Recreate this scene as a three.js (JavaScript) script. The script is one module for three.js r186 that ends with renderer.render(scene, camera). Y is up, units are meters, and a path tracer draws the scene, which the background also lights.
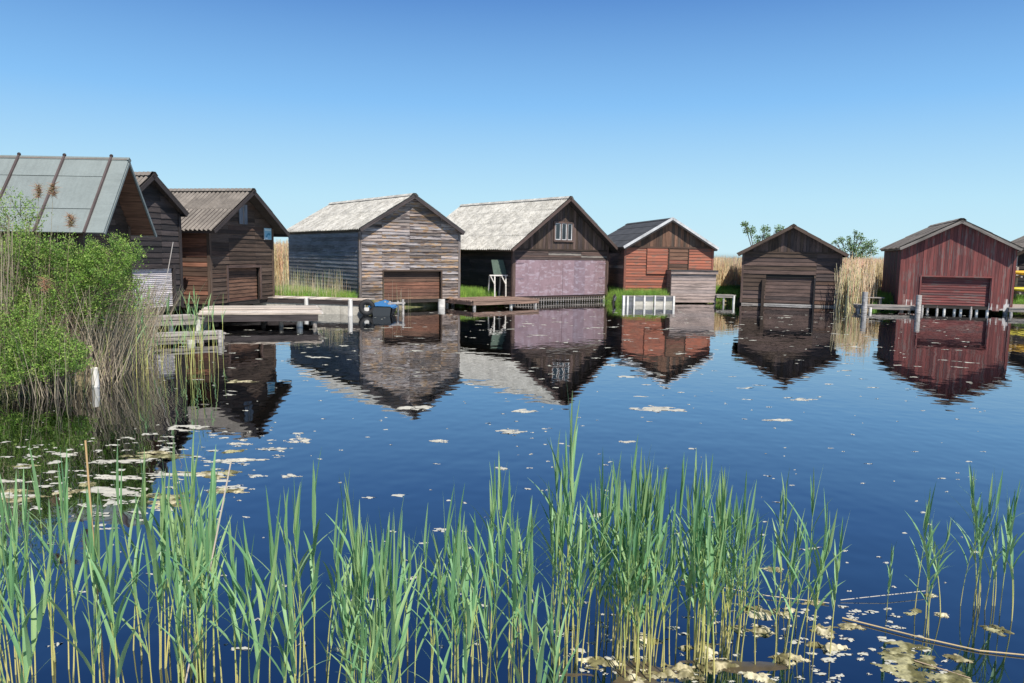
import * as THREE from 'three';
import { mergeGeometries } from 'three/addons/utils/BufferGeometryUtils.js';

// ---------------------------------------------------------------- camera, sky, sun, exposure
const scene = new THREE.Scene();
const D2R = Math.PI / 180;
const camera = new THREE.PerspectiveCamera(48.73, 1024 / 683, 0.1, 5000);
camera.position.set(0, 2.35, 0);
camera.rotation.order = 'YXZ';
camera.rotation.set(-6.595 * D2R, 0, 0.885 * D2R);
scene.add(camera);

const s2l = c => (c <= 0.04045 ? c / 12.92 : Math.pow((c + 0.055) / 1.055, 2.4));
const l2s = c => (c <= 0.0031308 ? c * 12.92 : 1.055 * Math.pow(c, 1 / 2.4) - 0.055);
const clamp = (v, a, b) => Math.min(b, Math.max(a, v));
const lerp = (a, b, t) => a + (b - a) * t;
const smooth = (a, b, v) => { const t = clamp((v - a) / (b - a), 0, 1); return t * t * (3 - 2 * t); };

function makeSky() {
  const stops = [[-90, 60, 70, 60], [-2, 120, 130, 120], [0, 205, 238, 248], [4, 188, 230, 250], [10.8, 136, 194, 246], [17.8, 94, 146, 212], [28, 62, 106, 170], [50, 46, 84, 146], [90, 40, 74, 132]];
  const GAIN = 1 / 1.2;                                // the exposure below is 1.2
  const w = 512, h = 512, data = new Float32Array(w * h * 4);
  for (let j = 0; j < h; j++) {
    const e = ((j + 0.5) / h - 0.5) * 180;
    let k = 0;
    while (k < stops.length - 2 && e > stops[k + 1][0]) k++;
    const t = clamp((e - stops[k][0]) / (stops[k + 1][0] - stops[k][0]), 0, 1);
    for (let i = 0; i < w; i++) {
      for (let c = 0; c < 3; c++) data[(j * w + i) * 4 + c] = lerp(s2l(stops[k][c + 1] / 255), s2l(stops[k + 1][c + 1] / 255), t) * GAIN;
      data[(j * w + i) * 4 + 3] = 1;
    }
  }
  const tx = new THREE.DataTexture(data, w, h, THREE.RGBAFormat, THREE.FloatType);
  tx.mapping = THREE.EquirectangularReflectionMapping;
  tx.magFilter = THREE.LinearFilter; tx.minFilter = THREE.LinearFilter; tx.needsUpdate = true;
  return tx;
}
const skyTex = makeSky();
scene.background = skyTex;
scene.environment = skyTex;

const SUN_AZ = 26 * D2R, SUN_EL = 56 * D2R;          // behind the camera, to its right, high
const sun = new THREE.DirectionalLight(new THREE.Color(1, 0.95, 0.87), 5.0);
sun.position.set(Math.sin(SUN_AZ) * Math.cos(SUN_EL) * 90, Math.sin(SUN_EL) * 90, -25 + Math.cos(SUN_AZ) * Math.cos(SUN_EL) * 90);
sun.target.position.set(0, 0, -25);
sun.castShadow = true;
sun.shadow.mapSize.set(4096, 4096);
Object.assign(sun.shadow.camera, { left: -45, right: 45, top: 45, bottom: -45, near: 1, far: 220 });
scene.add(sun, sun.target);

const renderer = new THREE.WebGLRenderer({ antialias: true });
renderer.setSize(1024, 683);
renderer.shadowMap.enabled = true;
renderer.toneMapping = THREE.LinearToneMapping;
renderer.toneMappingExposure = 1.2;

// ---------------------------------------------------------------- helpers
function mulberry(a) { return () => { a |= 0; a = (a + 0x6d2b79f5) | 0; let t = Math.imul(a ^ (a >>> 15), 1 | a); t = (t + Math.imul(t ^ (t >>> 7), 61 | t)) ^ t; return ((t ^ (t >>> 14)) >>> 0) / 4294967296; }; }
let R = mulberry(7);
const rr = (a, b) => a + (b - a) * R();
const pick = a => a[Math.floor(R() * a.length)];
const used = {};
function numbered(n) { const k = used[n] = (used[n] ?? -1) + 1; return k ? `${n}_${String(k).padStart(3, '0')}` : n; }
function tag(o, label, category, group, kind) {
  o.userData.label = label; o.userData.category = category;
  if (group) o.userData.group = group;
  if (kind) o.userData.kind = kind;
  return o;
}
function thing(name, label, category, [x, y, z] = [0, 0, 0], turn = 0, group) {
  const o = new THREE.Group();
  o.name = numbered(name); o.position.set(x, y, z); o.rotation.y = turn;
  scene.add(o);
  return tag(o, label, category, group);
}
function part(name, geo, mat, parent) {
  const m = new THREE.Mesh(geo, mat);
  m.name = parent === scene ? numbered(name) : name;
  m.castShadow = m.receiveShadow = true;
  parent.add(m);
  return m;
}
function structure(name, geo, mat, label) {
  const m = part(name, geo, mat, scene);
  m.userData.kind = 'structure'; m.userData.label = label; m.userData.category = name.replace(/_/g, ' ');
  return m;
}
const V = (x, y, z) => new THREE.Vector3(x, y, z);

// tileable value noise
function hash(i, j, s) { let h = Math.imul(i, 374761393) ^ Math.imul(j, 668265263) ^ Math.imul(s, 1274126177); h = Math.imul(h ^ (h >>> 13), 1274126177); return ((h ^ (h >>> 16)) >>> 0) / 4294967296; }
function vnoise(x, y, px, py, s) {
  const i = Math.floor(x), j = Math.floor(y), fx = x - i, fy = y - j;
  const u = fx * fx * (3 - 2 * fx), v = fy * fy * (3 - 2 * fy);
  const m = (a, p) => ((a % p) + p) % p;
  const a = hash(m(i, px), m(j, py), s), b = hash(m(i + 1, px), m(j, py), s), c = hash(m(i, px), m(j + 1, py), s), d = hash(m(i + 1, px), m(j + 1, py), s);
  return lerp(lerp(a, b, u), lerp(c, d, u), v);
}
function fbm(u, v, fx, fy, oct, s) { let t = 0, a = 0.5, n = 0; for (let k = 0; k < oct; k++) { t += a * vnoise(u * fx, v * fy, fx, fy, s + k * 17); n += a; a *= 0.5; fx *= 2; fy *= 2; } return t / n; }

function colorTex(w, h, repU, repV, fn) {
  const d = new Uint8Array(w * h * 4);
  for (let j = 0; j < h; j++) for (let i = 0; i < w; i++) {
    const c = fn((i + 0.5) / w, (j + 0.5) / h), k = (j * w + i) * 4;
    for (let q = 0; q < 3; q++) d[k + q] = Math.round(255 * clamp(l2s(clamp(c[q], 0, 1)), 0, 1));
    d[k + 3] = 255;
  }
  const t = new THREE.DataTexture(d, w, h);
  t.wrapS = t.wrapT = THREE.RepeatWrapping; t.repeat.set(repU, repV);
  t.colorSpace = THREE.SRGBColorSpace; t.magFilter = THREE.LinearFilter; t.minFilter = THREE.LinearMipmapLinearFilter; t.generateMipmaps = true; t.needsUpdate = true;
  return t;
}
const mix3 = (a, b, t) => [lerp(a[0], b[0], t), lerp(a[1], b[1], t), lerp(a[2], b[2], t)];
const mul3 = (a, k) => [a[0] * k, a[1] * k, a[2] * k];

// u runs along the grain: the texture covers 2 m by 1 m
const GR = [0.5, 1];
const texWood = colorTex(512, 512, ...GR, (u, v) => {
  const g = fbm(u, v, 3, 48, 4, 11), p = fbm(u, v, 5, 7, 3, 31), f = fbm(u, v, 10, 160, 2, 51);
  let k = 0.45 + 0.55 * g + 0.45 * (p - 0.5) + 0.35 * (f - 0.5);
  const crack = smooth(0.66, 0.74, fbm(u, v, 4, 80, 2, 77));
  k *= 1 - 0.6 * crack;
  return mul3([1, 0.97, 0.93], clamp(k, 0.08, 1));
});
const texWeathered = colorTex(512, 512, ...GR, (u, v) => {
  const g = fbm(u, v, 3, 56, 4, 111), p = fbm(u, v, 6, 9, 4, 131), f = fbm(u, v, 12, 180, 2, 151);
  let c = mix3([0.36, 0.31, 0.29], [0.62, 0.57, 0.55], smooth(0.35, 0.7, g));
  c = mix3(c, [0.55, 0.36, 0.19], 0.8 * smooth(0.52, 0.66, p));
  c = mix3(c, [0.10, 0.08, 0.09], 0.85 * smooth(0.56, 0.66, fbm(u, v, 5, 30, 4, 161)));
  return mul3(c, clamp(0.75 + 0.6 * (f - 0.5), 0.3, 1.2));
});
function peel(paint, paint2, bare, amount, seed) {
  return colorTex(512, 512, ...GR, (u, v) => {
    const g = fbm(u, v, 3, 40, 4, seed), p = fbm(u, v, 5, 26, 5, seed + 20), big = fbm(u, v, 4, 5, 3, seed + 40);
    let c = mix3(paint, paint2, smooth(0.3, 0.7, g));
    c = mix3(c, bare, smooth(amount, amount + 0.06, p * 0.7 + big * 0.3));
    return mul3(c, 0.8 + 0.4 * fbm(u, v, 8, 120, 2, seed + 60));
  });
}
const texRed = peel([0.215, 0.062, 0.055], [0.13, 0.042, 0.04], [0.17, 0.105, 0.095], 0.58, 201);
const texBleached = peel([0.2, 0.06, 0.052], [0.27, 0.16, 0.14], [0.6, 0.56, 0.52], 0.49, 231);
const texOrange = peel([0.36, 0.12, 0.072], [0.28, 0.105, 0.07], [0.2, 0.11, 0.08], 0.56, 261);
const texPurple = colorTex(512, 512, ...GR, (u, v) => {
  let c = mix3([0.30, 0.205, 0.228], [0.255, 0.172, 0.192], smooth(0.3, 0.7, fbm(u, v, 6, 3, 4, 291)));
  c = mix3(c, [0.52, 0.46, 0.52], 0.4 * smooth(0.5, 0.8, fbm(u, v, 22, 5, 6, 311)));
  c = mix3(c, [0.17, 0.115, 0.12], 0.3 * smooth(0.5, 0.8, fbm(u, v, 16, 6, 5, 331)));
  return mul3(c, 0.92 + 0.16 * fbm(u, v, 30, 40, 3, 351));
});
const texCement = colorTex(512, 512, 0.5, 0.5, (u, v) => {
  const a = fbm(u, v, 8, 8, 5, 301), b = fbm(u, v, 30, 30, 4, 321), c = fbm(u, v, 4, 12, 3, 341);
  let k = 0.62 + 0.5 * (a - 0.5) + 0.35 * (b - 0.5) + 0.25 * (c - 0.5);
  let col = mul3([1, 0.985, 0.95], clamp(k, 0.1, 1));
  col = mix3(col, [0.3, 0.28, 0.24], 0.45 * smooth(0.56, 0.72, fbm(u, v, 20, 20, 4, 361)));
  return mix3(col, [0.95, 0.93, 0.86], 0.3 * smooth(0.55, 0.75, fbm(u, v, 26, 26, 3, 381)));
});
const texRough = colorTex(512, 512, 0.5, 0.5, (u, v) => {
  const a = fbm(u, v, 6, 6, 5, 401), b = fbm(u, v, 40, 40, 3, 421);
  return mul3([1, 0.98, 0.95], clamp(0.7 + 0.6 * (a - 0.5) + 0.3 * (b - 0.5), 0.1, 1));
});
const texMetal = colorTex(512, 512, 0.5, 0.5, (u, v) => {
  const a = fbm(u, v, 5, 5, 4, 431), b = fbm(u, v, 60, 60, 3, 441), c = fbm(u, v, 40, 4, 3, 451);
  return mul3([1, 0.99, 0.98], clamp(0.86 + 0.22 * (a - 0.5) + 0.16 * (b - 0.5) + 0.16 * (c - 0.5), 0.1, 1));
});
const texGround = colorTex(512, 512, 0.25, 0.25, (u, v) => {
  const a = fbm(u, v, 8, 8, 5, 501), b = fbm(u, v, 50, 50, 3, 521);
  return mul3(mix3([0.09, 0.1, 0.035], [0.2, 0.16, 0.09], smooth(0.4, 0.65, a)), 0.6 + 0.8 * b);
});
const texAlgae = colorTex(512, 512, 1, 1, (u, v) => {
  const a = fbm(u, v, 14, 14, 5, 601), b = fbm(u, v, 60, 60, 4, 621);
  return mul3(mix3([0.15, 0.135, 0.06], [0.52, 0.47, 0.32], smooth(0.36, 0.64, a)), 0.4 + 1.2 * b);
});

function std(color, rough = 0.85, map = null, extra = {}) {
  const m = new THREE.MeshStandardMaterial({ roughness: rough, map, ...extra });
  if (color) m.color.setRGB(...color);
  return m;
}
function woods(base, n, spread, map = texWood) {
  const out = [];
  for (let i = 0; i < n; i++) { const k = 1 + spread * (i / (n - 1) - 0.5) * 2, w = (hash(i, n, 5) - 0.5) * 0.12; out.push(std([base[0] * k * (1 + w), base[1] * k, base[2] * k * (1 - w)], 0.85, map, { bumpMap: map, bumpScale: 0.004 })); }
  return out;
}
const M = {
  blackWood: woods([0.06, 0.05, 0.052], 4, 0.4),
  darkWood: woods([0.115, 0.077, 0.057], 5, 0.42),
  brownWood: woods([0.20, 0.112, 0.076], 4, 0.35),
  rustWood: woods([0.29, 0.135, 0.088], 4, 0.25),
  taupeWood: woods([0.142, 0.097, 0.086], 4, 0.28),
  greyWood: woods([0.5, 0.46, 0.43], 5, 0.38),
  dockWood: woods([0.74, 0.66, 0.59], 6, 0.36),
  dockBrown: woods([0.46, 0.31, 0.25], 5, 0.25),
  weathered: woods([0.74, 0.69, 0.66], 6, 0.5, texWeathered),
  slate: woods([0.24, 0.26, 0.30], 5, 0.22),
  red: woods([1, 1, 1], 4, 0.22, texRed),
  bleached: woods([1, 1, 1], 3, 0.15, texBleached),
  orange: woods([1, 1, 1], 4, 0.2, texOrange),
  purple: woods([1, 1, 1], 3, 0.06, texPurple),
  boxGrey: woods([0.46, 0.365, 0.335], 3, 0.05),
  whiteSlat: woods([0.85, 0.8, 0.83], 3, 0.08),
  cement: [0.92, 1.0, 1.06].map(k => std([0.69 * k, 0.675 * k, 0.63 * k], 0.95, texCement, { bumpMap: texCement, bumpScale: 0.003 })),
  cementDark: [0.9, 1.0, 1.1].map(k => std([0.25 * k, 0.225 * k, 0.2 * k], 0.95, texRough, { bumpMap: texRough, bumpScale: 0.003 })),
  felt: [0.95, 1.05].map(k => std([0.075 * k, 0.078 * k, 0.085 * k], 0.95, texRough)),
  feltBrown: [0.95, 1.05].map(k => std([0.13 * k, 0.1 * k, 0.085 * k], 0.95, texRough)),
  metal: [0.95, 1, 1.04].map(k => std([0.235 * k, 0.275 * k, 0.27 * k], 0.7, texMetal)),
  batten: [std([0.13, 0.1, 0.1], 0.8, texWood)],
  void: std([0.02, 0.018, 0.016], 0.95),
  dark: std([0.06, 0.048, 0.042], 0.9, texWood),
  concrete: std([0.72, 0.68, 0.6], 0.95, texRough),
  whiteWood: std([0.98, 0.95, 0.9], 0.8, texRough),
  paleTrim: std([0.75, 0.76, 0.78], 0.8, texRough),
  tyre: std([0.03, 0.03, 0.032], 0.75, texRough),
  glass: new THREE.MeshStandardMaterial({ color: 0x30363a, roughness: 0.08 }),
};

// ---------------------------------------------------------------- solids with uv in metres
function hexa(p) {
  const faces = [[4, 5, 6, 7], [1, 0, 3, 2], [0, 1, 5, 4], [7, 6, 2, 3], [0, 4, 7, 3], [5, 1, 2, 6]];
  const pos = [], nor = [], uv = [], ix = [], ou = R() * 8, ov = R() * 8;
  const e1 = V(), e2 = V(), n = V();
  faces.forEach(f => {
    const [a, b, c, d] = f.map(i => p[i]), k = pos.length / 3;
    e1.subVectors(b, a); e2.subVectors(d, a);
    if (e1.length() < 1e-4) e1.subVectors(c, d);
    if (e2.length() < 1e-4) e2.subVectors(c, b);
    const l1 = e1.length(), l2 = e2.length();
    n.crossVectors(e1, e2).normalize();
    const q = e1.clone().normalize(), w = V().crossVectors(n, q);
    [a, b, c, d].forEach(t => {
      pos.push(t.x, t.y, t.z); nor.push(n.x, n.y, n.z);
      const dx = t.clone().sub(a), s = dx.dot(q), r = dx.dot(w);
      if (l1 >= l2) uv.push(s + ou, r + ov); else uv.push(r + ou, s + ov);
    });
    ix.push(k, k + 1, k + 2, k, k + 2, k + 3);
  });
  const g = new THREE.BufferGeometry();
  g.setAttribute('position', new THREE.Float32BufferAttribute(pos, 3));
  g.setAttribute('normal', new THREE.Float32BufferAttribute(nor, 3));
  g.setAttribute('uv', new THREE.Float32BufferAttribute(uv, 2));
  g.setIndex(ix);
  return g;
}
// box given by its lower and upper corners
const bx = (x0, y0, z0, x1, y1, z1) => hexa([V(x0, y0, z0), V(x1, y0, z0), V(x1, y1, z0), V(x0, y1, z0), V(x0, y0, z1), V(x1, y0, z1), V(x1, y1, z1), V(x0, y1, z1)]);
// board in the xy plane: bl br tr tl, back z, front z at the bottom and at the top
const slab = (q, zb, zf, zt = zf) => hexa([V(q[0][0], q[0][1], zb), V(q[1][0], q[1][1], zb), V(q[2][0], q[2][1], zb), V(q[3][0], q[3][1], zb), V(q[0][0], q[0][1], zf), V(q[1][0], q[1][1], zf), V(q[2][0], q[2][1], zt), V(q[3][0], q[3][1], zt)]);
// round bar between two points with its two radii
function rod(a, b, r0, r1 = r0, n = 8) {
  const l = a.distanceTo(b), g = new THREE.CylinderGeometry(r1, r0, l, n, 1);
  g.applyQuaternion(new THREE.Quaternion().setFromUnitVectors(V(0, 1, 0), b.clone().sub(a).normalize()));
  g.translate((a.x + b.x) / 2, (a.y + b.y) / 2, (a.z + b.z) / 2);
  return g;
}
function bar(a, b, w, h) { // square bar
  const d = b.clone().sub(a), s = V(d.z, 0, -d.x);
  if (s.length() < 1e-4) s.set(1, 0, 0);
  s.normalize().multiplyScalar(w / 2);
  const u = V().crossVectors(d, s).normalize().multiplyScalar(h / 2);
  const c = (o, i, j) => o.clone().addScaledVector(s, i).addScaledVector(u, j);
  return hexa([c(a, -1, -1), c(a, 1, -1), c(a, 1, 1), c(a, -1, 1), c(b, -1, -1), c(b, 1, -1), c(b, 1, 1), c(b, -1, 1)]);
}

// ---------------------------------------------------------------- the pond, the ground
const POND = [[-16, -2.0], [-16, -9.6], [-10, -10.9], [-8.3, -11.3], [-7.35, -11.9], [-7.2, -12.8], [-7.5, -14], [-8.0, -15.6], [-8.75, -17.6], [-10.4, -18.4], [-12.2, -19.4], [-12.4, -23], [-12.0, -25.5], [-10.9, -28.0], [-10.2, -29.4], [-5.5, -28.4], [-5.4, -30.8], [-4.9, -31.9], [-2.4, -34.2], [-1.9, -34.8], [-0.4, -36.0], [0.5, -37.0], [4.6, -40.0], [5.0, -38.2], [5.3, -36.3], [7.85, -36.8], [8.1, -39.0], [10.4, -39.4], [11.2, -39.2], [12.0, -38.8], [16.0, -37.7], [16.6, -36.2], [17.4, -36.0], [18.2, -36.4], [22.4, -34.9], [24.2, -36.4], [26.5, -33], [30, -28], [42, -20], [42, -2.0]];
function pondDist(x, z) { // positive inside the water
  let d = 1e9, inside = false;
  for (let i = 0, j = POND.length - 1; i < POND.length; j = i++) {
    const [ax, az] = POND[j], [bx_, bz] = POND[i];
    if ((bz > z) !== (az > z) && x < ((ax - bx_) * (z - bz)) / (az - bz) + bx_) inside = !inside;
    const ex = bx_ - ax, ez = bz - az, t = clamp(((x - ax) * ex + (z - az) * ez) / (ex * ex + ez * ez), 0, 1);
    d = Math.min(d, Math.hypot(x - ax - t * ex, z - az - t * ez));
  }
  return inside ? d : -d;
}
function groundY(x, z) {
  const d = pondDist(x, z), n = fbm(x / 40 + 5, z / 40 + 5, 40, 40, 3, 900) - 0.5;
  let h = d > 0 ? -0.12 - Math.min(d, 3) * 0.3 : -0.12 + smooth(0, 0.55, -d) * 0.5;
  if (d < 0) h += n * 0.12 * smooth(0.3, 2, -d);
  if (z > -2 && d < 0) h += 0.25 * smooth(0, 1.5, -d);
  return h;
}
{
  const ax = (lo, hi, step, far) => { const a = []; for (let v = lo; v <= hi + 1e-6; v += step) a.push(v); for (let s = step * 3, v = hi; v < far; s *= 1.6) { v += s; a.push(v); } for (let s = step * 3, v = lo; v > -far; s *= 1.6) { v -= s; a.unshift(v); } return a; };
  const xs = ax(-22, 34, 0.3, 2600), zs = ax(-62, 4, 0.3, 2600);
  const pos = [], uv = [], ix = [];
  zs.forEach(z => xs.forEach(x => { const far = x < -23 || x > 43 || z < -63 || z > 5; pos.push(x, far ? 0.38 : groundY(x, z), z); uv.push(x, z); }));
  const nx = xs.length;
  for (let j = 0; j < zs.length - 1; j++) for (let i = 0; i < nx - 1; i++) { const a = j * nx + i; ix.push(a, a + nx, a + 1, a + 1, a + nx, a + nx + 1); }
  const g = new THREE.BufferGeometry();
  g.setAttribute('position', new THREE.Float32BufferAttribute(pos, 3)); g.setAttribute('uv', new THREE.Float32BufferAttribute(uv, 2)); g.setIndex(ix); g.computeVertexNormals();
  structure('ground', g, std([1, 1, 1], 1, texGround), 'low grassy bank and reed land around the pond');
}
{
  // ripples as a normal map: sums of small tileable waves
  const N = 512, hgt = new Float32Array(N * N);
  const wr = mulberry(91), waves = [];
  for (let k = 0; k < 46; k++) { const a = wr() * Math.PI * 2, f = 3 + wr() * 26; waves.push([Math.round(Math.cos(a) * f), Math.round(Math.sin(a) * f), wr() * 6.28, 1 / (1 + f * 0.9)]); }
  for (let j = 0; j < N; j++) for (let i = 0; i < N; i++) { let h = 0; for (const [a, b, p, m] of waves) h += m * Math.sin((2 * Math.PI * (a * i + b * j)) / N + p); hgt[j * N + i] = h + 0.9 * (fbm(i / N, j / N, 12, 12, 4, 700) - 0.5); }
  const d = new Uint8Array(N * N * 4);
  let mx = 0; const gr = [];
  for (let j = 0; j < N; j++) for (let i = 0; i < N; i++) { const gx = hgt[j * N + ((i + 1) % N)] - hgt[j * N + ((i + N - 1) % N)], gy = hgt[((j + 1) % N) * N + i] - hgt[((j + N - 1) % N) * N + i]; gr.push(gx, gy); mx = Math.max(mx, Math.abs(gx), Math.abs(gy)); }
  for (let k = 0; k < N * N; k++) { const gx = -gr[2 * k] / mx, gy = -gr[2 * k + 1] / mx; const l = Math.hypot(gx, gy, 1); d.set([127.5 + 127.5 * gx / l, 127.5 + 127.5 * gy / l, 127.5 + 127.5 / l, 255], k * 4); }
  const t = new THREE.DataTexture(d, N, N);
  t.wrapS = t.wrapT = THREE.RepeatWrapping; t.repeat.set(1 / 5.3, 1 / 5.3); t.magFilter = THREE.LinearFilter; t.needsUpdate = true;
  const m = new THREE.MeshPhysicalMaterial({ roughness: 0.02, metalness: 1, normalMap: t, normalScale: new THREE.Vector2(0.0125, 0.0125) });
  m.color.setRGB(0.25, 0.28, 0.31);
  const g = new THREE.PlaneGeometry(76, 52, 1, 1).rotateX(-Math.PI / 2).translate(13, 0, -23);
  const p = g.attributes.position, u = g.attributes.uv;
  for (let i = 0; i < p.count; i++) u.setXY(i, p.getX(i), p.getZ(i));
  structure('water', g, m, 'still dark blue pond water mirroring huts and sky');
}

// ---------------------------------------------------------------- boathouses
const FOOT = [];            // footprints, to keep plants out
function hut(o) {
  const g = thing('boathouse', o.label, 'boathouse', [o.x, 0, o.z], o.yaw * D2R, 'boathouses around the pond');
  const { W, L, os, of, He, Hr, base } = o, S = W / 2 + os, slope = (Hr - He) / S, th = Math.atan(slope), ct = Math.cos(th), st = Math.sin(th);
  const t = 0.09 / ct, sl = S / ct, roofY = x => Hr - t - slope * Math.abs(x), wallTop = roofY(W / 2);
  FOOT.push({ x: o.x, z: o.z, c: Math.cos(o.yaw * D2R), s: Math.sin(o.yaw * D2R), W: W / 2 + 0.25, L: L + 0.3 });
  const ops = o.openings ?? [];
  // backing walls
  const sh = new THREE.Shape(); sh.moveTo(-W / 2, base); sh.lineTo(W / 2, base); sh.lineTo(W / 2, wallTop); sh.lineTo(0, roofY(0)); sh.lineTo(-W / 2, wallTop); sh.closePath();
  const shF = sh.clone();
  ops.forEach(q => { const h = new THREE.Path(); const y0 = Math.max(q.y0, base + 0.01); h.moveTo(q.x0, y0); h.lineTo(q.x0, q.y1); h.lineTo(q.x1, q.y1); h.lineTo(q.x1, y0); h.closePath(); shF.holes.push(h); });
  part('wall', new THREE.ExtrudeGeometry(shF, { depth: 0.04, bevelEnabled: false }).translate(0, 0, -0.06), M.void, g);
  part('wall', new THREE.ExtrudeGeometry(sh, { depth: 0.04, bevelEnabled: false }).translate(0, 0, -L + 0.02), (o.side ?? o.mats)[0], g);
  for (const s of [-1, 1]) part('wall', bx(s * (W / 2 - 0.03) - 0.02, base, -L + 0.07, s * (W / 2 - 0.03) + 0.02, wallTop - 0.01, -0.065), M.void, g);
  part('floor', bx(-W / 2 + 0.01, base - 0.14, -L + 0.02, W / 2 - 0.01, base - 0.005, -0.03), M.dark, g);
  // front boards
  const cut = (x0, x1, y0, y1) => { let segs = [[x0, x1]]; ops.forEach(q => { if (y1 > q.y0 + 0.02 && y0 < q.y1 - 0.02) segs = segs.flatMap(([a, b]) => (b <= q.x0 || a >= q.x1 ? [[a, b]] : [[a, q.x0], [q.x1, b]].filter(([c, d]) => d - c > 0.02))); }); return segs; };
  (o.zones ?? []).forEach(zn => {
    const x0 = zn.x0 ?? -W / 2, x1 = zn.x1 ?? W / 2, mats = zn.mats ?? o.mats, zo = zn.z ?? 0;
    if (zn.dir === 'h') {
      const n = Math.max(1, Math.round((zn.y1 - zn.y0) / zn.size)), h = (zn.y1 - zn.y0) / n;
      for (let k = 0; k < n; k++) {
        const ya = zn.y0 + k * h, yb = ya + h * (zn.gap ?? 1.04);
        for (let [a, b] of cut(x0, x1, ya, yb)) {
          const cuts = [a, b];
          if (b - a > 1.6 && !zn.whole) { const c = (zn.joints ?? [lerp(a, b, 0.35), lerp(a, b, 0.7)]).filter(q => q > a + 0.3 && q < b - 0.3); if (c.length) { const j = pick(c); cuts.splice(1, 0, j); if (c.length > 1 && R() < 0.4) { cuts.splice(1, 1, ...c.sort((p, q) => p - q)); } } }
          for (let i = 0; i < cuts.length - 1; i++) {
            const l0 = (Hr - t - ya) / slope, l1 = (Hr - t - yb) / slope;
            if (l0 < 0.08) continue;
            const c = (v, l) => clamp(v, -Math.max(l, 0.01), Math.max(l, 0.01));
            const g0 = i ? 0.004 : 0, g1 = i < cuts.length - 2 ? 0.004 : 0, A = cuts[i] + g0, B = cuts[i + 1] - g1;
            if (c(B, l0) - c(A, l0) < 0.02) continue;
            const w = rr(-0.006, 0.006), w2 = rr(-0.006, 0.006), pz = rr(-0.004, 0.005) + zo;
            part('plank', slab([[c(A, l0), ya + w], [c(B, l0), ya + w2], [c(B, l1), yb + w2], [c(A, l1), yb + w]], -0.018 + zo, (zn.lap ?? 0.03) + pz, 0.008 + pz), pick(mats), g);
          }
        }
      }
    } else {
      const n = Math.max(1, Math.round((x1 - x0) / zn.size)), w = (x1 - x0) / n;
      for (let k = 0; k < n; k++) {
        const gp = zn.open ?? 0.006, xa = x0 + k * w + gp / 2, xb = x0 + (k + 1) * w - gp / 2, xm = (xa + xb) / 2;
        const ta = Math.min(zn.y1 ?? 99, roofY(xa)), tb = Math.min(zn.y1 ?? 99, roofY(xb));
        if (Math.max(ta, tb) < zn.y0 + 0.05) continue;
        const pz = rr(-0.003, 0.009) + zo, y0 = zn.y0 + rr(0, zn.ragged ?? 0);
        const q = ops.find(p => xm > p.x0 && xm < p.x1 && p.y1 > zn.y0 && p.y0 < Math.max(ta, tb));
        const spans = q ? (zn.foot ? [[q.y1, ta, tb]] : [[q.y1, ta, tb], [y0, q.y0, q.y0]]) : [[y0, ta, tb]];
        if (zn.foot && !q) { const [f0, f1, fm] = zn.foot, yf = rr(f0, f1); part('plank', slab([[xa, y0], [xb, y0], [xb, yf - 0.003], [xa, yf + 0.01]], -0.018 + zo, 0.014 + pz), pick(fm), g); spans[0][0] = yf; }
        spans.forEach(([b, u1, u2]) => { if (Math.max(u1, u2) - b > 0.03) part('plank', slab([[xa, b], [xb, b], [xb, Math.max(u2, b + 0.005)], [xa, Math.max(u1, b + 0.005)]], -0.018 + zo, 0.014 + pz), pick(mats), g); });
      }
    }
  });
  // side boards
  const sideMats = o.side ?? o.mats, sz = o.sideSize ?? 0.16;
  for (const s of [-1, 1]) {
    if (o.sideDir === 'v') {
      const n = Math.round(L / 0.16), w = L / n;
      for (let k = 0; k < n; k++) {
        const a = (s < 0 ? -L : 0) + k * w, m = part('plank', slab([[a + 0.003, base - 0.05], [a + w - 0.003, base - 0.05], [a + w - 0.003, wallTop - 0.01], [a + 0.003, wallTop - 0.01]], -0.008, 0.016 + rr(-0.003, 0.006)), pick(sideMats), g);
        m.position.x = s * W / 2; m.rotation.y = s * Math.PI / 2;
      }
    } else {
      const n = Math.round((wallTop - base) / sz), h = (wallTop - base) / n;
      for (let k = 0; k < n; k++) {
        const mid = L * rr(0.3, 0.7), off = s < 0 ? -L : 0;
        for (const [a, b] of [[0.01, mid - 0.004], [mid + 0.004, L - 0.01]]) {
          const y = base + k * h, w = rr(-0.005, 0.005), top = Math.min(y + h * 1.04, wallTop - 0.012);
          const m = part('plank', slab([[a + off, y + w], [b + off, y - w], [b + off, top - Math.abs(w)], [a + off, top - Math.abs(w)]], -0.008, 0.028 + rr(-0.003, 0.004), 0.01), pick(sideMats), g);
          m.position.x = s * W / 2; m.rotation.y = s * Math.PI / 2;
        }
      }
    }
    // corner post
    part('corner_post', bx(s * W / 2 - 0.055, base - 0.03, -0.06, s * W / 2 + 0.055, wallTop - 0.02, 0.05), o.corner ?? pick(sideMats), g);
  }
  // roof
  const P = (side, a, b, h) => V(side * (b * ct + h * st), Hr - b * st + h * ct, of - a), D = L + 2 * of;
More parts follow.
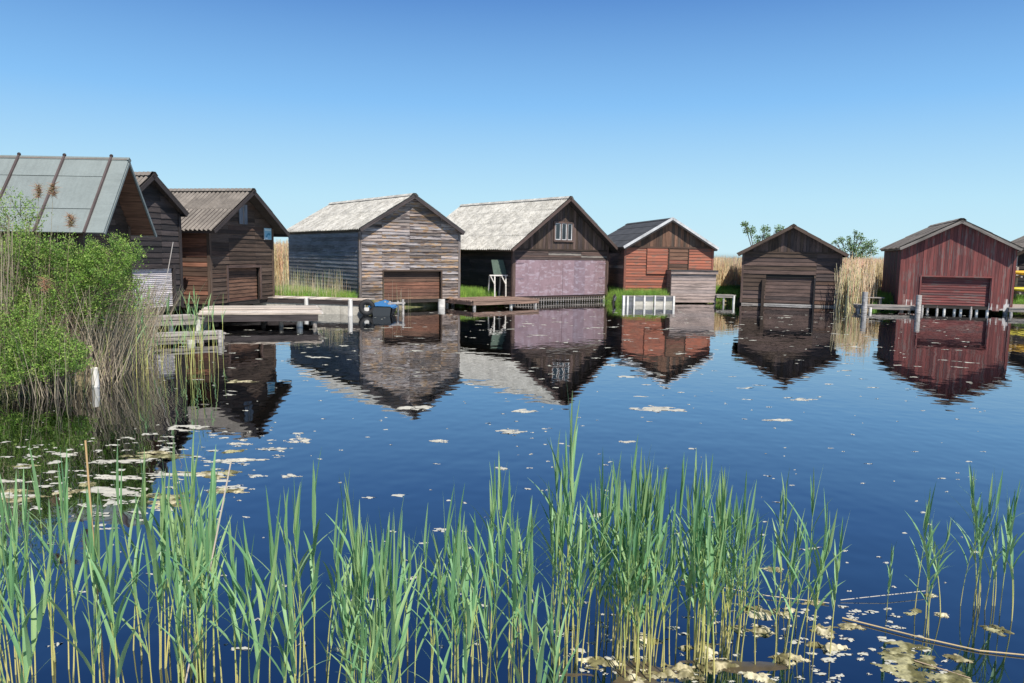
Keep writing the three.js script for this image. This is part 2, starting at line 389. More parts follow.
  for (const s of [-1, 1]) {
    const dk = [P(s, 0.035, 0.01, -0.07), P(s, D - 0.035, 0.01, -0.07), P(s, D - 0.035, sl - 0.05, -0.07), P(s, 0.035, sl - 0.05, -0.07), P(s, 0.035, 0.01, -0.045), P(s, D - 0.035, 0.01, -0.045), P(s, D - 0.035, sl - 0.05, -0.045), P(s, 0.035, sl - 0.05, -0.045)];
    part('roof_deck', hexa(dk), o.deck ?? M.dark, g);
    const R_ = o.roof;
    if (R_.kind === 'corrugated') {
      const nc = Math.round(D / 1.0), nr = Math.max(1, Math.round(sl / 1.25)), ca = D / nc, cb = sl / nr, waves = 6, seg = 6;
      for (let r = 0; r < nr; r++) for (let c = 0; c < nc; c++) {
        const n = waves * seg, pos = [], uv = [], ix = [], b0 = Math.max(0.02, r * cb - 0.09), b1 = (r + 1) * cb + (r === nr - 1 ? rr(0, 0.025) : 0), skew = rr(-0.006, 0.006), lift = rr(0, 0.006), ou = R() * 5, ov = R() * 5;
        for (let f = 0; f < 2; f++) for (let e = 0; e < 2; e++) for (let i = 0; i <= n; i++) {
          const a = c * ca + (i / n) * ca * 1.012, b = e ? b1 : b0, h = -0.03 + 0.03 * Math.cos((i / seg) * 2 * Math.PI) + (r < nr - 1 && e ? 0.014 : 0) + lift + (e ? skew : 0) - (f ? 0.009 : 0);
          const p = P(s, Math.min(a, D + 0.008), b, h); pos.push(p.x, p.y, p.z); uv.push(a + ou, b + ov);
        }
        const q = n + 1;
        for (let i = 0; i < n; i++) for (let f = 0; f < 2; f++) { const k = f * 2 * q + i; ix.push(k, k + q, k + 1, k + 1, k + q, k + q + 1); }
        for (let i = 0; i < n; i++) for (let e = 0; e < 2; e++) { const k = e * q + i, l = k + 2 * q; ix.push(k, l, k + 1, k + 1, l, l + 1); }
        const gg = new THREE.BufferGeometry(); gg.setAttribute('position', new THREE.Float32BufferAttribute(pos, 3)); gg.setAttribute('uv', new THREE.Float32BufferAttribute(uv, 2)); gg.setIndex(ix); gg.computeVertexNormals();
        part('roof_sheet', gg, pick(R_.mats), g);
      }
      if (s > 0) for (let c = 0; c < nc; c++) {          // ridge caps
        const pos = [], uv = [], ix = [], n = 24, lift = rr(0.0, 0.012), prof = [[-1, 0.2, 0.012], [-1, 0.05, 0.03], [1, 0.05, 0.03], [1, 0.2, 0.012]];
        for (let i = 0; i <= n; i++) prof.forEach(([sd, b, h], k) => { const w = (k === 0 || k === 3 ? 0.016 : 0.028) * (0.5 + 0.5 * Math.cos((i / 4) * 2 * Math.PI)); const p = P(sd, c * ca + (i / n) * ca, b, h + w + lift); pos.push(p.x, p.y, p.z); uv.push(c * ca + i / n * ca, b * sd); });
        for (let i = 0; i < n; i++) for (let k = 0; k < 3; k++) { const a = i * 4 + k; ix.push(a, a + 1, a + 4, a + 4, a + 1, a + 5); }
        const gg = new THREE.BufferGeometry(); gg.setAttribute('position', new THREE.Float32BufferAttribute(pos, 3)); gg.setAttribute('uv', new THREE.Float32BufferAttribute(uv, 2)); gg.setIndex(ix); gg.computeVertexNormals();
        part('ridge_cap', gg, pick(R_.mats), g);
      }
    } else if (R_.kind === 'felt') {
      const nr = Math.max(2, Math.round(sl / 0.8)), cb = sl / nr;
      for (let r = 0; r < nr; r++) { const b0 = Math.max(0, r * cb - 0.06), b1 = (r + 1) * cb, q = (a, b, h) => P(s, a, b, h); part('roof_strip', hexa([q(0, b0, -0.043), q(D, b0, -0.043), q(D, b1, -0.043), q(0, b1, -0.043), q(0, b0, -0.02 + 0.0), q(D, b0, -0.02), q(D, b1, -0.005), q(0, b1, -0.005)]), pick(R_.mats), g); }
      if (s > 0) part('ridge_cap', mergeGeometries([-1, 1].map(d => hexa([P(d, -0.01, 0, -0.02), P(d, D + 0.01, 0, -0.02), P(d, D + 0.01, 0.16, -0.004), P(d, -0.01, 0.16, -0.004), P(d, -0.01, 0, 0.012), P(d, D + 0.01, 0, 0.012), P(d, D + 0.01, 0.16, 0.008), P(d, -0.01, 0.16, 0.008)]))), R_.mats[0], g);
    } else if (R_.kind === 'metal') {
      const cols = [0, ...R_.seams, D];
      for (let c = 0; c < cols.length - 1; c++) { const rows = (c ? R_.rows : [0, 1]).map(v => v * sl); for (let r = 0; r < rows.length - 1; r++) { const q = (a, b, h) => P(s, a, b, h), a0 = cols[c] + 0.004, a1 = cols[c + 1] - 0.004, b0 = rows[r] + 0.006, b1 = rows[r + 1] - 0.006, l = rr(-0.002, 0.004); part('roof_panel', hexa([q(a0, b0, -0.043), q(a1, b0, -0.043), q(a1, b1, -0.043), q(a0, b1, -0.043), q(a0, b0, -0.012 + l), q(a1, b0, -0.012 + l), q(a1, b1, -0.006 + l), q(a0, b1, -0.006 + l)]), pick(R_.mats), g); } }
      if (s > 0) part('ridge_cap', mergeGeometries([-1, 1].map(d => hexa([P(d, -0.012, 0, -0.02), P(d, D + 0.01, 0, -0.02), P(d, D + 0.01, 0.09, -0.004), P(d, -0.012, 0.09, -0.004), P(d, -0.012, 0, 0.004), P(d, D + 0.01, 0, 0.004), P(d, D + 0.01, 0.09, 0.003), P(d, -0.012, 0.09, 0.003)]))), R_.mats[0], g);
      R_.seams.forEach(a => {
        const b = part('batten', hexa([P(s, a - 0.032, -0.03, -0.012), P(s, a + 0.032, -0.03, -0.012), P(s, a + 0.032, sl + 0.02, -0.012), P(s, a - 0.032, sl + 0.02, -0.012), P(s, a - 0.022, -0.03, 0.035), P(s, a + 0.022, -0.03, 0.035), P(s, a + 0.022, sl + 0.02, 0.035), P(s, a - 0.022, sl + 0.02, 0.045)]), M.batten[0], g);
        const e = P(s, a, 0, 0.05); part('batten_cap', new THREE.SphereGeometry(0.042, 10, 8).translate(0, e.y, e.z), M.batten[0], b);
      });
    }
      const bd = o.bargeDepth ?? 0.17;
    // barge boards front and rear, fascia along the eave
    for (const [z0, z1] of [[-0.012, 0.026], [D - 0.026, D + 0.012]]) part('barge_board', hexa([P(s, z0, 0.0, -bd), P(s, z1, 0.0, -bd), P(s, z1, sl - 0.02, -bd), P(s, z0, sl - 0.02, -bd), P(s, z0, 0.0, -0.046), P(s, z1, 0.0, -0.046), P(s, z1, sl - 0.02, -0.046), P(s, z0, sl - 0.02, -0.046)]), o.barge ?? pick(M.darkWood), g);
    if (o.verge) part('verge_trim', hexa([P(s, -0.03, 0.0, -0.09), P(s, -0.013, 0.0, -0.09), P(s, -0.013, sl, -0.09), P(s, -0.03, sl, -0.09), P(s, -0.03, 0.0, 0.03), P(s, 0.06, 0.0, 0.03), P(s, 0.06, sl, 0.03), P(s, -0.03, sl, 0.03)]), o.verge, g);
    if (o.fascia !== false) part('fascia', hexa([P(s, 0.03, sl - 0.045, -0.17), P(s, D - 0.03, sl - 0.045, -0.17), P(s, D - 0.03, sl - 0.02, -0.17), P(s, 0.03, sl - 0.02, -0.17), P(s, 0.03, sl - 0.045, -0.05), P(s, D - 0.03, sl - 0.045, -0.05), P(s, D - 0.03, sl - 0.02, -0.05), P(s, 0.03, sl - 0.02, -0.05)]), o.barge ?? M.darkWood[1], g);
  }
  (o.piles ?? []).forEach(([x, z, m, r]) => part('pile', rod(V(x, -0.9, z), V(x + rr(-0.02, 0.02), base - 0.02, z), (r ?? 0.085) * 1.05, r ?? 0.085, 10), m ?? M.greyWood[2], g));
  return { g, W, L, Hr, He, slope, roofY, wallTop, P };
}
function plankDoor(g, q, mats, o = {}) {
  const depth = o.depth ?? -0.1;
  const d = part('door', bx(q.x0 - 0.02, q.y0, depth - 0.05, q.x1 + 0.02, q.y1 + 0.02, depth - 0.02), M.dark, g);
  if (o.dir === 'v') { const n = Math.round((q.x1 - q.x0) / o.size), w = (q.x1 - q.x0) / n; for (let k = 0; k < n; k++) part('plank', slab([[q.x0 + k * w + 0.003, q.y0], [q.x0 + (k + 1) * w - 0.003, q.y0], [q.x0 + (k + 1) * w - 0.003, q.y1], [q.x0 + k * w + 0.003, q.y1]], depth - 0.018, depth + 0.012 + rr(0, 0.005)), pick(mats), d); }
  else { const n = Math.round((q.y1 - q.y0) / o.size), h = (q.y1 - q.y0) / n; for (let k = 0; k < n; k++) { const w = rr(-0.004, 0.004); part('plank', slab([[q.x0, q.y0 + k * h + w], [q.x1, q.y0 + k * h - w], [q.x1, q.y0 + (k + 1) * h * 1.0 - 0.006], [q.x0, q.y0 + (k + 1) * h - 0.006]], depth - 0.018, depth + 0.018 + rr(0, 0.006), depth + 0.004), pick(mats), d); } }
  if (o.frame) { const f = o.frame, w = o.fw ?? 0.09; part('door_frame', bx(q.x0 - w, q.y0, -0.03, q.x0, q.y1 + w, 0.052), f, g); part('door_frame', bx(q.x1, q.y0, -0.03, q.x1 + w, q.y1 + w, 0.052), f, g); part('door_frame', bx(q.x0, q.y1, -0.03, q.x1, q.y1 + w, 0.05), f, g); }
  return d;
}

// hut 1: steep roof of grey green sheets, far left behind the shrub
{
  const h = hut({ label: 'steep roofed hut with grey green sheet metal roof behind the left shrub', x: -9.85, z: -18.4, yaw: 92, W: 2.2, L: 8, os: 0.3, of: 0.62, He: 2.69, Hr: 4.51, base: 0.4, mats: M.brownWood, side: M.darkWood, deck: M.brownWood[3], barge: M.metal[0], bargeDepth: 0.1,
    openings: [], zones: [{ dir: 'h', y0: 0.4, y1: 4.4, size: 0.15, mats: M.darkWood.concat(M.brownWood.slice(0, 2)) }],
    roof: { kind: 'metal', mats: M.metal, seams: [0.42, 1.52, 2.58, 3.64, 4.7, 5.8, 6.9, 8.0], rows: [0, 0.27, 0.7, 1.0] }, fascia: false });
}
// hut 2: narrow black hut with a white slatted door
{
  const q = { x0: -0.95, x1: 0.98, y0: 0.55, y1: 1.75 };
  const h = hut({ label: 'narrow black plank hut with a white slatted door, behind the shrub', x: -11.1, z: -23.1, yaw: 74, W: 2.7, L: 6, os: 0.14, of: 0.3, He: 3.5, Hr: 4.63, base: 0.53, mats: M.blackWood, barge: M.blackWood[1], openings: [q],
    zones: [{ dir: 'h', y0: 0.53, y1: 4.5, size: 0.17, mats: M.blackWood }], roof: { kind: 'corrugated', mats: M.cementDark } });
  plankDoor(h.g, q, M.whiteSlat, { size: 0.06, depth: -0.04, frame: M.blackWood[2] });
}
// hut 3: dark brown hut above the left platform
{
  const q = { x0: -1.0, x1: 1.05, y0: 0.52, y1: 1.72 };
  const h = hut({ label: 'dark brown hut with grey corrugated roof and small gable shutter above the left dock', x: -9.81, z: -27.53, yaw: 77.5, W: 4.01, L: 6, os: 0.5, of: 0.5, He: 3.02, Hr: 4.53, base: 0.5, mats: M.darkWood, side: M.rustWood.concat(M.brownWood), corner: M.darkWood[4], barge: M.blackWood[2], openings: [q],
    zones: [{ dir: 'h', y0: 0.5, y1: 4.42, size: 0.15, mats: M.darkWood.concat(M.darkWood, M.brownWood.slice(0, 1)), joints: [-0.9, 0.8] }], roof: { kind: 'corrugated', mats: M.cementDark } });
  plankDoor(h.g, q, M.brownWood.concat(M.rustWood.slice(0, 1)), { size: 0.13, depth: -0.12, frame: M.taupeWood[2] });
  const s = part('shutter', bx(-0.26, 3.28, 0.03, 0.26, 3.98, 0.06), M.slate[3], h.g);
  part('shutter_bar', bx(-0.02, 3.3, 0.061, 0.02, 3.96, 0.075), M.greyWood[1], s);
}
// hut 4: silvery brown weathered hut
{
  const q = { x0: -1.33, x1: 1.45, y0: 0.34, y1: 1.56 };
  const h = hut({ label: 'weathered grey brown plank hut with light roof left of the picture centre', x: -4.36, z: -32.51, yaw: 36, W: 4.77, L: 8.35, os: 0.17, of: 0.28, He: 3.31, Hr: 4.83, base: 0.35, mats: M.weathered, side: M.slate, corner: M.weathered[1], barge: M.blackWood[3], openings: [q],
    zones: [{ dir: 'h', y0: 0.35, y1: 4.72, size: 0.135, mats: M.weathered, joints: [-1.4, -0.1, 1.45], lap: 0.038 }], roof: { kind: 'corrugated', mats: M.cement },
    piles: [[-1.45, -0.1], [1.5, 0.02, M.whiteWood, 0.16], [2.2, -0.2], [-2.2, -0.4], [0.2, -1.4], [1.4, -2.2], [-2.2, -8], [2.2, -8], [2.2, -4], [-2.2, -4]] });
  plankDoor(h.g, q, M.brownWood.concat(M.rustWood.slice(0, 2)), { size: 0.15, depth: -0.14, frame: M.darkWood[2], fw: 0.06 });
}
// hut 5: big gable with purple doors
{
  const q = { x0: -2.93, x1: 2.98, y0: 0.36, y1: 2.1 };
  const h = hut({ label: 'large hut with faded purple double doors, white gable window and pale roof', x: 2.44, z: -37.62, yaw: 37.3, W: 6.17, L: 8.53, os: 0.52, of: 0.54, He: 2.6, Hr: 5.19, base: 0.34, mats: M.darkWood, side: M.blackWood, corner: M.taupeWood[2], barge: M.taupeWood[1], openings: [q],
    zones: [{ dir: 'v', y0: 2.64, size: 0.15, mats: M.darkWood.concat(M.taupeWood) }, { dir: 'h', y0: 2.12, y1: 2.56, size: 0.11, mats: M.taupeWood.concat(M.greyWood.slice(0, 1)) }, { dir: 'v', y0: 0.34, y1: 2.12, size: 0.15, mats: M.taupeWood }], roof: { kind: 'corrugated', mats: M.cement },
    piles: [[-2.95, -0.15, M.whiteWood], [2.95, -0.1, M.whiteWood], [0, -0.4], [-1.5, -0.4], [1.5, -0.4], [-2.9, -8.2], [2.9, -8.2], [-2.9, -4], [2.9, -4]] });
  part('trim_board', bx(-3.0, 2.56, -0.015, 3.0, 2.64, 0.045), M.darkWood[0], h.g);
  // two door leaves of upright boards
  for (const [a, b] of [[q.x0, 0.02], [0.035, q.x1]]) {
    const d = part('door', bx(a, q.y0, -0.04, b, q.y1, -0.012), M.dark, h.g);
    const n = Math.round((b - a) / 0.74), w = (b - a) / n;
    for (let k = 0; k < n; k++) part('plank', slab([[a + k * w + 0.0015, q.y0], [a + (k + 1) * w - 0.0015, q.y0], [a + (k + 1) * w - 0.0015, q.y1], [a + k * w + 0.0015, q.y1]], -0.01, 0.016 + rr(0, 0.003)), pick(M.purple), d);
    for (const y of [0.5, 1.22, 1.95]) part('hinge', bx(a < -1 ? a + 0.02 : b - 0.5, y - 0.025, 0.02, a < -1 ? a + 0.5 : b - 0.02, y + 0.025, 0.03), M.purple[0], d);
  }
  // window
  const w = part('window', bx(-0.48, 3.08, -0.0, 0.7, 3.92, 0.03), M.void, h.g); w.position.x = -0.12;
  for (const [x0, y0, x1, y1] of [[-0.53, 3.0, 0.75, 3.09], [-0.53, 3.9, 0.75, 3.98], [-0.53, 3.09, -0.44, 3.9], [0.66, 3.09, 0.75, 3.9], [-0.085, 3.09, -0.035, 3.9], [0.305, 3.09, 0.355, 3.9]]) part('window_frame', bx(x0, y0, 0.02, x1, y1, 0.085), M.taupeWood[3], w);
  for (const [a, b] of [[-0.44, -0.09], [-0.03, 0.3], [0.36, 0.66]]) { part('pane', bx(a + 0.05, 3.13, 0.031, b - 0.05, 3.86, 0.042), M.glass, w); for (const c of [[a, 3.09, a + 0.045, 3.9], [b - 0.045, 3.09, b, 3.9], [a + 0.05, 3.09, b - 0.05, 3.13], [a + 0.05, 3.86, b - 0.05, 3.9]]) part('sash', bx(c[0], c[1], 0.03, c[2], c[3], 0.06), M.paleTrim, w); }
  // lattice under the doors
  const lt = part('lattice', bx(-2.95, 0.27, -0.06, 2.95, 0.32, -0.02), M.taupeWood[2], h.g);
  for (let x = -2.9; x < 2.95; x += 0.16) part('slat', bx(x, 0.02, -0.055, x + 0.045, 0.27, -0.03), M.greyWood[2], lt);
  part('rail', bx(-2.95, 0.12, -0.029, 2.95, 0.16, -0.012), M.greyWood[1], lt);
}
// hut 6: orange red boards with a projecting brown boat bay
{
  const h = hut({ label: 'orange red hut with pale verge trim and a projecting grey brown boat bay', x: 7.99, z: -38.9, yaw: 8.7, W: 4.67, L: 7.1, os: 0.2, of: 0.3, He: 2.81, Hr: 4.31, base: 0.45, mats: M.orange, side: M.taupeWood.slice(0, 3).concat(M.greyWood.slice(0, 1)), corner: M.orange[0], barge: M.blackWood[1], verge: M.paleTrim, openings: [],
    zones: [{ dir: 'v', y0: 2.86, size: 0.16, mats: M.brownWood.concat(M.darkWood.slice(2)) }, { dir: 'h', y0: 0.45, y1: 2.78, x1: -0.06, size: 0.15, mats: M.orange, whole: true }, { dir: 'h', y0: 0.45, y1: 2.78, x0: 1.05, size: 0.15, mats: M.orange, whole: true }, { dir: 'h', y0: 0.45, y1: 2.78, x0: 0.0, x1: 1.0, size: 0.19, mats: M.brownWood.concat([M.orange[0]]), whole: true }],
    roof: { kind: 'felt', mats: M.felt } });
  part('trim_board', bx(-2.3, 2.78, -0.015, 2.3, 2.86, 0.05), M.brownWood[0], h.g);
  part('trim_board', bx(-0.06, 0.45, -0.015, 0.0, 2.78, 0.055), M.darkWood[0], h.g);
  part('trim_board', bx(1.0, 0.45, -0.015, 1.05, 2.78, 0.05), M.darkWood[0], h.g);
  const s = part('shutter', bx(-1.22, 1.45, 0.036, -0.1, 2.76, 0.05), M.dark, h.g);
  for (let k = 0; k < 8; k++) part('plank', slab([[-1.2, 1.47 + k * 0.16], [-0.12, 1.47 + k * 0.16], [-0.12, 1.625 + k * 0.16], [-1.2, 1.625 + k * 0.16]], 0.05, 0.09, 0.075), pick(M.orange), s);
  const b = part('boat_bay', bx(-0.08, 0.06, 0.06, 2.25, 1.5, 0.68), M.dark, h.g);
  for (let k = 0; k < 9; k++) part('plank', slab([[-0.1, 0.06 + k * 0.16], [2.27, 0.06 + k * 0.16], [2.27, 0.224 + k * 0.16], [-0.1, 0.224 + k * 0.16]], 0.682, 0.72 + rr(-0.002, 0.002), 0.702), pick(M.boxGrey), b);
  for (let k = 0; k < 9; k++) for (const x of [-0.115, 2.27]) part('plank', bx(x, 0.07 + k * 0.16, 0.07, x + 0.02, 0.225 + k * 0.16, 0.68), M.boxGrey[0], b);
  part('bay_cap', bx(-0.16, 1.5, 0.06, 2.33, 1.66, 0.8), M.boxGrey[1], b);
  part('bay_cap', bx(-0.18, 1.66, 0.06, 2.35, 1.69, 0.84), M.felt[0], b);
}
// hut 7: brown hut, doors at the water
{
  const q = { x0: -1.15, x1: 1.12, y0: 0.08, y1: 1.4 };
  const h = hut({ label: 'plain dark brown hut with low boat door, third from the right edge', x: 13.88, z: -37.91, yaw: -16.9, W: 4.59, L: 6, os: 0.34, of: 0.43, He: 2.59, Hr: 4.05, base: 0.12, mats: M.taupeWood, side: M.darkWood, corner: M.taupeWood[2], barge: M.darkWood[3], openings: [q],
    zones: [{ dir: 'v', y0: 2.68, size: 0.15, mats: M.taupeWood.concat(M.darkWood.slice(1, 3)) }, { dir: 'h', y0: 0.12, y1: 2.6, x1: 1.2, size: 0.2, mats: M.taupeWood.concat(M.darkWood.slice(1, 3)), whole: true, lap: 0.04 }, { dir: 'h', y0: 1.46, y1: 2.6, x0: 1.2, size: 0.2, mats: M.taupeWood, whole: true, lap: 0.04 }, { dir: 'h', y0: 0.12, y1: 1.46, x0: 1.2, size: 0.2, mats: M.brownWood.slice(0, 2).concat(M.taupeWood), whole: true, lap: 0.045 }],
    roof: { kind: 'felt', mats: M.feltBrown }, piles: [[-2.2, -0.2], [2.2, -0.2], [-2.2, -5.6], [2.2, -5.6]] });
  part('trim_board', bx(-2.28, 2.6, -0.015, 2.28, 2.68, 0.05), M.darkWood[1], h.g);
  plankDoor(h.g, q, M.taupeWood.concat(M.taupeWood.slice(2)), { size: 0.19, depth: -0.1 });
  for (const [a, b] of [[-2.28, -1.3], [1.15, 2.28]]) part('footing', bx(a, -0.5, -0.1, b, 0.075, 0.05), M.greyWood[1], h.g);
  part('pile', bx(-1.33, -0.9, 0.05, -1.19, 1.32, 0.2), M.darkWood[0], h.g);
  part('pile', bx(1.12, -0.9, 0.0, 1.2, 1.4, 0.06), M.blackWood[0], h.g);
  part('sill', bx(-1.19, 0.01, -0.15, 1.12, 0.075, -0.02), M.greyWood[3], h.g);
}
// hut 8: red vertical boards on piles
{
  const q = { x0: -1.38, x1: 1.42, y0: 0.34, y1: 1.62 };
  const piles = [];
  for (let k = 0; k < 9; k++) piles.push([-1.3 + k * 0.33 + rr(-0.06, 0.06), -0.06 - rr(0, 0.12), pick([M.greyWood[4], M.whiteWood, M.whiteWood]), 0.058]);
  for (let k = 0; k < 5; k++) piles.push([-1.9 + k * 0.95, -3 - rr(0, 0.5), M.greyWood[1], 0.07]);
  for (const x of [-2.1, 2.1]) for (const z of [-0.15, -6.4]) piles.push([x, z, M.greyWood[3], 0.1]);
  const h = hut({ label: 'dark red board hut on piles near the right edge of the picture', x: 20.12, z: -34.41, yaw: -19.7, W: 4.49, L: 6.79, os: 0.22, of: 0.34, He: 2.96, Hr: 4.23, base: 0.33, mats: M.red, side: M.red.slice(0, 2).concat(M.brownWood.slice(0, 1)), sideDir: 'v', corner: M.red[1], barge: M.greyWood[0], openings: [q],
    zones: [{ dir: 'v', y0: 0.1, size: 0.145, mats: M.red, ragged: 0.1, foot: [0.28, 0.8, M.bleached] }],
    roof: { kind: 'corrugated', mats: M.cementDark }, piles });
  plankDoor(h.g, q, M.red, { size: 0.12, depth: -0.12, frame: M.red[3], fw: 0.06 });
}
// hut 9: dark hut at the right edge of the view, beyond the deck
{
  hut({ label: 'dark hut with a white corner board cut off by the right edge', x: 28.0, z: -38.4, yaw: -20, W: 4.4, L: 6, os: 0.25, of: 0.4, He: 2.75, Hr: 4.1, base: 0.4, mats: M.blackWood, side: M.blackWood, corner: M.whiteWood, openings: [],
    zones: [{ dir: 'h', y0: 0.4, y1: 4.0, size: 0.2, mats: M.blackWood, whole: true }], roof: { kind: 'corrugated', mats: M.cementDark } });
}

// ---------------------------------------------------------------- docks, quays, posts
function dock(o) {
  const g = thing('dock', o.label, 'dock', [o.x, 0, o.z], o.yaw * D2R, 'docks along the pond'), { w, d, top } = o;
  const n = Math.round((o.along === 'x' ? d : w) / o.size), s = (o.along === 'x' ? d : w) / n;
  for (let k = 0; k < n; k++) {
    const a = -(o.along === 'x' ? d : w) / 2 + k * s + 0.008, b = a + s - rr(0.012, 0.028), e0 = rr(0, o.ragged ?? 0.05), e1 = rr(0, o.ragged ?? 0.05), dy = rr(-0.008, 0.008);
    if (o.along === 'x') part('plank', bx(-w / 2 - e0, top - 0.045 + dy, a, w / 2 + e1, top + dy, b), pick(o.mats), g);
    else part('plank', bx(a, top - 0.045 + dy, -d / 2 - e0, b, top + dy, d / 2 + e1), pick(o.mats), g);
  }
  const y1 = top - 0.055, y0 = y1 - (o.beam ?? 0.13);
  for (const z of [d / 2 - 0.03, -d / 2 + 0.09]) part('beam', bx(-w / 2, y0, z - 0.06, w / 2, y1, z), o.beamMat ?? M.greyWood[1], g);
  for (const x of [-w / 2 + 0.06, w / 2]) part('beam', bx(x - 0.06, y0 - 0.003, -d / 2 + 0.095, x, y1 - 0.003, d / 2 - 0.095), o.beamMat ?? M.greyWood[1], g);
  (o.posts ?? []).forEach(([x, z, h, m, r]) => part('post', rod(V(x, -1.1, z), V(x, h ?? y0, z), (r ?? 0.07) * 1.04, r ?? 0.07, 10), m ?? M.greyWood[3], g));
  return g;
}
dock({ label: 'wide grey timber dock in front of the dark brown hut', x: -8.1, z: -24.37, yaw: 16, w: 3.4, d: 3.5, top: 0.47, size: 0.17, along: 'x', mats: M.dockWood, ragged: 0.17, beam: 0.2, beamMat: M.blackWood[3], posts: [[-1.6, 1.3, 0.2], [0.6, 1.3, 0.2, M.dockWood[1]], [1.15, 1.45, 0.2, M.whiteWood, 0.1], [1.6, 1.6, 0.4, M.greyWood[1]], [1.62, 0.5, 0.2, M.whiteWood], [1.55, -1.5], [-1.55, -1.5], [0, -0.5]] });
dock({ label: 'narrow timber walkway in front of the black hut', x: -10.15, z: -21.3, yaw: 38, w: 2.2, d: 1.5, top: 0.42, size: 0.16, along: 'x', mats: M.greyWood, ragged: 0.08, posts: [[-0.9, 0.6], [1.0, 0.66, 0.4, M.whiteWood], [0.3, 0.5, 0.25, M.whiteWood], [1.0, -0.6]] });
dock({ label: 'low old timber landing beside the dead reeds', x: -8.55, z: -18.9, yaw: 33, w: 2.3, d: 0.9, top: 0.24, size: 0.15, along: 'x', mats: M.greyWood, ragged: 0.12, beam: 0.1, posts: [[-0.95, 0.36, 0.12, M.whiteWood], [0.35, 0.4, 0.1, M.whiteWood, 0.1], [0.6, 0.36, 0.12, M.dockWood[2], 0.06], [1.05, 0.42, 0.3, M.greyWood[4]], [1.0, -0.3]] });
dock({ label: 'brown plank dock at the left corner of the purple door hut', x: -1.0, z: -34.25, yaw: 39, w: 3.7, d: 2.5, top: 0.35, size: 0.14, along: 'x', mats: M.dockBrown, beamMat: M.dockBrown[1], beam: 0.14, posts: [[-1.75, 1.15, 0.2, M.greyWood[3]], [0.3, 1.1, 0.2, M.whiteWood], [1.7, 1.15], [-1.7, -1.0, 0.2, M.whiteWood], [1.7, -1.1]] });
dock({ label: 'small grey landing between the orange red and plain brown huts', x: 10.85, z: -38.75, yaw: 0, w: 0.95, d: 0.8, top: 0.46, size: 0.13, along: 'x', mats: M.greyWood, beam: 0.08, posts: [[0.4, 0.36, 0.44, M.whiteWood, 0.06], [-0.1, 0.3, 0.38, M.greyWood[3], 0.05], [-0.4, -0.3]] });
dock({ label: 'grey timber dock with two tall mooring posts left of the red hut', x: 17.1, z: -34.6, yaw: -14, w: 2.5, d: 1.0, top: 0.3, size: 0.14, along: 'x', mats: M.greyWood, beam: 0.12, posts: [[-1.0, 0.62, 0.9, M.greyWood[3], 0.12], [1.22, 0.64, 0.82, M.greyWood[4], 0.115], [-0.72, 0.5, 0.2, M.whiteWood], [-1.2, 0.45], [1.1, -0.4], [-1.1, -0.4]] });
dock({ label: 'grey timber deck right of the red hut at the picture edge', x: 24.3, z: -34.4, yaw: -20, w: 3.6, d: 3.4, top: 0.34, size: 0.15, along: 'x', mats: M.dockWood.slice(0, 3), posts: [[-1.7, 1.6], [0, 1.6], [1.7, 1.6], [-1.7, -1.5], [1.7, -1.5]] });

{ // quay between the dark brown and the weathered hut
  const g = thing('quay_wall', 'pale concrete quay wall with dark timber edge and plank walkway', 'quay', [-7.85, 0, -28.75], -12.2 * D2R);
  g.rotation.y = 13 * D2R * -1;
  for (let k = 0; k < 5; k++) part('wall_block', bx(-2.3 + k * 0.92 + 0.006, -1, -0.25, -2.3 + (k + 1) * 0.92 - 0.006, 0.36 + rr(-0.01, 0.01), rr(0, 0.02)), M.concrete, g);
  for (const [a, b] of [[-2.5, -0.2], [-0.18, 2.35]]) part('edge_beam', bx(a, 0.372, -0.1, b, 0.53, 0.045), M.blackWood[2], g);
  for (let k = 0; k < 22; k++) part('plank', bx(-2.5 + k * 0.22, 0.535, -1.0 + rr(-0.03, 0.03), -2.5 + k * 0.22 + 0.21, 0.57 + rr(-0.004, 0.004), 0.055 + rr(-0.02, 0.015)), pick(M.dockWood), g);
  part('joist', bx(-2.4, 0.3, -0.95, 2.2, 0.53, -0.85), M.greyWood[0], g);
}
{ // quay in front of the orange red hut
  const g = thing('quay_wall', 'low quay of white posts and grey panels before the orange red hut', 'quay', [6.55, 0, -36.35], 13 * D2R);
  for (let k = 0; k < 5; k++) { part('panel', bx(-1.3 + k * 0.53 + 0.07, 0.2, -0.06, -1.3 + (k + 1) * 0.53 - 0.04, 0.42, -0.01), M.slate[1], g); part('panel', bx(-1.3 + k * 0.53 + 0.07, -0.8, -0.065, -1.3 + (k + 1) * 0.53 - 0.04, 0.19, 0.0), k ? M.concrete : M.slate[1], g); }
  for (const [x, w] of [[-1.28, 0.1], [-1.08, 0.08], [-0.75, 0.07], [-0.22, 0.09], [0.32, 0.07], [0.82, 0.09], [1.3, 0.1]]) part('post', bx(x - w / 2, -0.9, -0.05, x + w / 2, 0.47 + rr(-0.03, 0.02), 0.06), M.whiteWood, g);
  part('edge_beam', bx(-1.32, 0.42, -0.14, 1.36, 0.475, -0.062), M.greyWood[2], g);
}
{
  const g = thing('quay_wall', 'dark timber bank boarding right of the purple door hut', 'quay', [5.05, 0, -37.3], 80 * D2R);
  for (let k = 0; k < 8; k++) part('plank', bx(-1.1 + k * 0.27, -0.8, -0.05, -1.1 + k * 0.27 + 0.26, 0.42 + rr(-0.02, 0.02), rr(0, 0.012)), pick(M.blackWood), g);
  part('rail', bx(-1.12, 0.2, 0.015, 1.08, 0.32, 0.06), M.slate[2], g);
}
